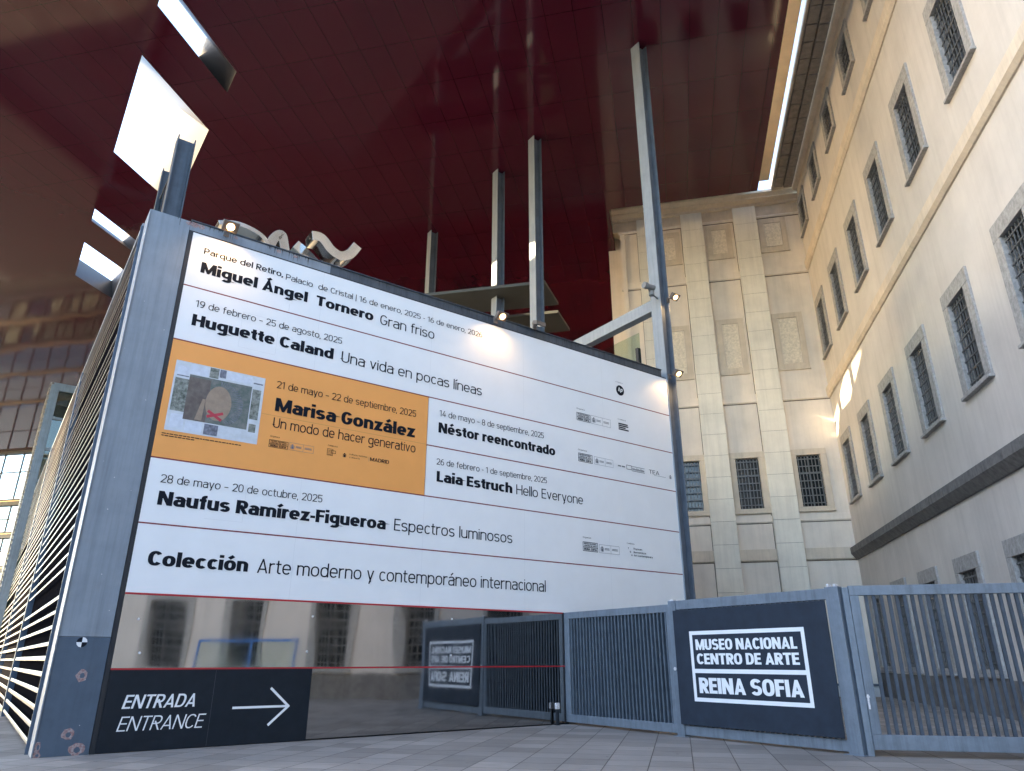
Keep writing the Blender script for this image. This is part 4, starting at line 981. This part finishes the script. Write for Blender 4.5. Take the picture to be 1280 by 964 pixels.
mb = MB(); mb.box(-.07, .09, -3.92, -3.71, 0.0, 2.73); mb.box(-.07, .09, -7.80, -7.54, .0, 2.745)
mb.box(-.05, .07, -7.54, -3.92, 2.53, 2.725); mb.box(-.05, .07, -7.54, -3.92, .04, .22); mb.build('gate_frame', M['fence'], sg, .008)
mb = MB()
for i in range(30): mb.box(-.03, .06, -4.05-.1165*i, -4.02-.1165*i, .221, 2.529)
mb.build('gate_slats', M['fin'], sg)
mb = MB(); mb.cyl((-.07, -3.80, 1.32), (-1, 0, 0), .035, .03, 14); mb.box(-.05, .05, -3.86, -3.75, 2.731, 2.76); mb.box(-.05, .05, -7.62, -7.58, 2.746, 2.80); mb.box(-.05, .05, -7.75, -7.71, 2.746, 2.79); mb.build('gate_fittings', M['chip'], sg, .004)
mb = MB(); mb.box(-.14, .16, -3.97, -3.66, .002, .014); mb.box(-.14, .16, -7.86, -7.48, .002, .014); mb.build('base_plates', M['fence'], sg)
ms = thing('museum_sign', FP + Matrix.Rotation(ANG_B, 3, 'Z') @ Vector((-.08, -5.66, 0)), ANG_B, 'dark slate signboard with boxed white museum name on the gate', 'sign')
mb = MB(); mb.box(-.03, 0, -1.868, 1.79, .245, 2.515); mb.build('sign_panel', M['navy'], ms, .006)
mf = lambda p: (p[1], -(p[0]) + 5.66, p[2])
mb = MB()
def fstrip(a0, a1, z0, z1, y=-.032):
    q = [(a0, y, z0), (a1, y, z0), (a1, y, z1), (a0, y, z1)]; mb.face([mf(p) for p in q])
fo = (4.295, 7.04, .70, 2.07); th = .075
fstrip(fo[0], fo[1], fo[2], fo[2]+th); fstrip(fo[0], fo[1], fo[3]-th, fo[3]); fstrip(fo[0], fo[0]+th, fo[2]+th, fo[3]-th); fstrip(fo[1]-th, fo[1], fo[2]+th, fo[3]-th); fstrip(fo[0]+th, fo[1]-th, 1.245, 1.325)
for s_, w_, a0, a1, z_, c_ in (("MUSEO NACIONAL", .245, 4.445, 6.855, 1.695, .21), ("CENTRO DE ARTE", .245, 4.45, 6.865, 1.416, .21), ("REINA SOFIA", .25, 4.45, 6.872, .862, .295)):
    put_text(mb, s_, w_, a0, a1, z_, c_, -.032, 0, mf)
mb.build('lettering', M['signwhite'], ms)
# railing across the courtyard
GL = FP + Matrix.Rotation(ANG_B, 3, 'Z') @ Vector((.06, -7.90, 0))
rl = thing('courtyard_railing', GL, R(-11.5), 'blue grey steel railing of upright flat bars at the right', 'fence')
RX = 5.45
mb = MB(); mb.box(.02, RX, -.05, .05, 2.575, 2.745); mb.box(.02, RX, -.05, .05, .100, .33); mb.box(.02, .17, -.05, .05, .331, 2.574); mb.box(RX-.12, RX, -.05, .05, .331, 2.574); mb.build('railing_frame', M['fence'], rl, .008)
mb = MB(); x_ = .27
while x_ < RX - .15: mb.box(x_, x_+.056, -.02, .02, .331, 2.574); x_ += .127
mb.build('railing_bars', M['railbar'], rl)
mb = MB(); mb.box(-.09, .015, -.03, .09, .0, 2.72); mb.box(-.02, .02, -.05, -.03, .78, .9); mb.build('hinge_post', M['fence'], rl, .006)
mb = MB(); mb.box(.03, .06, -.075, -.055, .72, .95); mb.box(.02, .075, -.072, -.055, .9, .93); mb.build('latch_plate', M['chip'], rl, .004)
# low metal vent box in the courtyard corner
vb = thing('vent_box', st(1.0, .2), ANG_K, 'low pale metal vent box in the courtyard corner behind the railing', 'vent box')
mb = MB(); mb.box(-2.4, 0, -.1, .75, 0, .44); mb.build('box_body', M['boxgrey'], vb, .01)
mb = MB(); mb.box(-2.5, .05, -.2, .8, .442, .51); mb.build('box_lid', M['steel_dark'], vb, .006)
mb = MB()
for k in range(9): mb.box(-2.2+.12*k, -2.14+.12*k, -.115, -.101, .06, .40)
mb.build('vent_slots', M['blacktrim'], vb)

# ================================================================== FAR LEFT: GLASS FACADE
gf = thing('glass_facade', st(-32, 55), ANG_K, 'glazed office block with dark floor edges at the far left', 'building')
mb = MB(); W_ = 62
for z in (25.2, 18.7, 14.8, 10.9, 7.0, 3.2): mb.box(-W_, 0, -.35, .6, z, z+(.75 if z < 25 else .28))
for z in (22.75, 17.0, 13.2): mb.box(-W_, 0, -.08, .05, z, z+.14)
x_ = 0
while x_ > -W_: mb.box(x_-.11, x_, -.12, .08, 3.9, 25.2); x_ -= 2.75
mb.build('facade_frame', M['frame'], gf)
mb = MB(); mb.box(-W_, 0, .0, .03, 4, 25.2); mb.build('glazing', M['glass'], gf)
mb = MB()
for z in (18.85, 14.95, 11.05, 7.15): mb.box(-W_, 0, -.37, -.352, z+.30, z+.38)
mb.build('facade_glow_strips', M['warmglow'], gf)  # glowing strips added along the floor edges for warm reflections in the soffit
mb = MB(); mb.box(-W_, 0, .7, 1.0, 0, 3.3); mb.box(-W_, 0, .7, 9, 10, 10.8); mb.box(-W_, 0, .7, 9, 6.1, 6.9)
rndb = random.Random(11); mb.cur = 1
for k in range(26):
    xx = -rndb.uniform(2, W_-4); mb.box(xx-rndb.uniform(.8, 2.5), xx, .8, 1.4, rndb.choice((3.95, 7.75)), rndb.choice((6., 9.8)) )
mb.build('interior_walls', [M['slab'], M['street']], gf)
# dark red wing behind the courtyard
rwg = thing('red_wing', st(-32, 11), ANG_K, 'dark red clad wing closing the courtyard behind the board', 'building')
mb = MB(); mb.box(-44, 0, 0, 8, 0, 25.4); mb.build('clad_wall', M['redwall'], rwg)
mb = MB()
for k in range(5):
    for j in range(9): mb.box(-4-j*4.4-2.6, -4-j*4.4, -.06, -.0, 3+4.4*k, 5.4+4.4*k)
mb.build('clad_windows', M['glassdark'], rwg)

# ================================================================== BEHIND AND BESIDE THE CAMERA (seen in reflections; the added tower blocks the sun)
def street_house(loc, rz, W, D_, H, label, floors, seed):
    t = thing('street_house', loc, rz, label, 'building', 'houses across the street'); r_ = random.Random(seed)
    b = MB(); b.box(0, W, 0, D_, 0, H); b.box(-.3, W+.3, -.4, D_, H, H+.5); b.build('house_wall', M['street'], t)
    b = MB(); fh = H/floors; n = int(W/3)
    for i in range(floors):
        for j in range(n):
            x0_ = (j+.5)*W/n; b.box(x0_-.6, x0_+.6, -.05, .02, i*fh+.9, i*fh+fh-.5)
    b.build('house_windows', M['glassdark'], t)
    b = MB()
    for i in range(1, floors):
        for j in range(n):
            if (i+j+seed) % 2: x0_ = (j+.5)*W/n; b.box(x0_-.9, x0_+.9, -.7, -.052, i*fh+.6, i*fh+.75); b.box(x0_-.9, x0_+.9, -.7, -.66, i*fh+.75, i*fh+1.6)
    b.build('house_balconies', M['iron'], t)
def hb(x, y): return Vector((x, y, 0))
street_house(hb(30, -48), R(180+6), 34, 12, 17, 'tall beige balconied house across the street, right of the three', 5, 1)
street_house(hb(-8, -50), R(180-4), 30, 12, 15, 'beige balconied house across the street, middle of the three', 4, 2)
street_house(hb(-42, -44), R(180-20), 34, 12, 16, 'beige balconied house across the street, left of the three', 5, 3)
street_house(st(112, 78), ANG_K + R(90), 73, 14, 62, 'added tall block out of view at the left, there to block the sun', 18, 4)  # invented tower, sized to keep the low sun off the museum front
bk = thing('blue_kiosk', st(29.0, 1.7), ANG_K, 'blue framed hoarding by the stone wall, mirrored in the steel sheet', 'hoarding')
mb = MB(); mb.box(-.08, 0, -4.2, -4.1, 0, 2.3); mb.box(-.08, 0, -.1, 0, 0, 2.3); mb.box(-.08, 0, -4.1, -.1, 2.2, 2.3); mb.box(-.08, 0, -2.15, -2.05, 0, 2.2); mb.build('hoarding_frame', M['bluepaint'], bk, .01)
mb = MB(); mb.box(-.05, -.03, -4.1, -.1, .1, 2.2); mb.build('hoarding_sheet', M['glass'], bk)
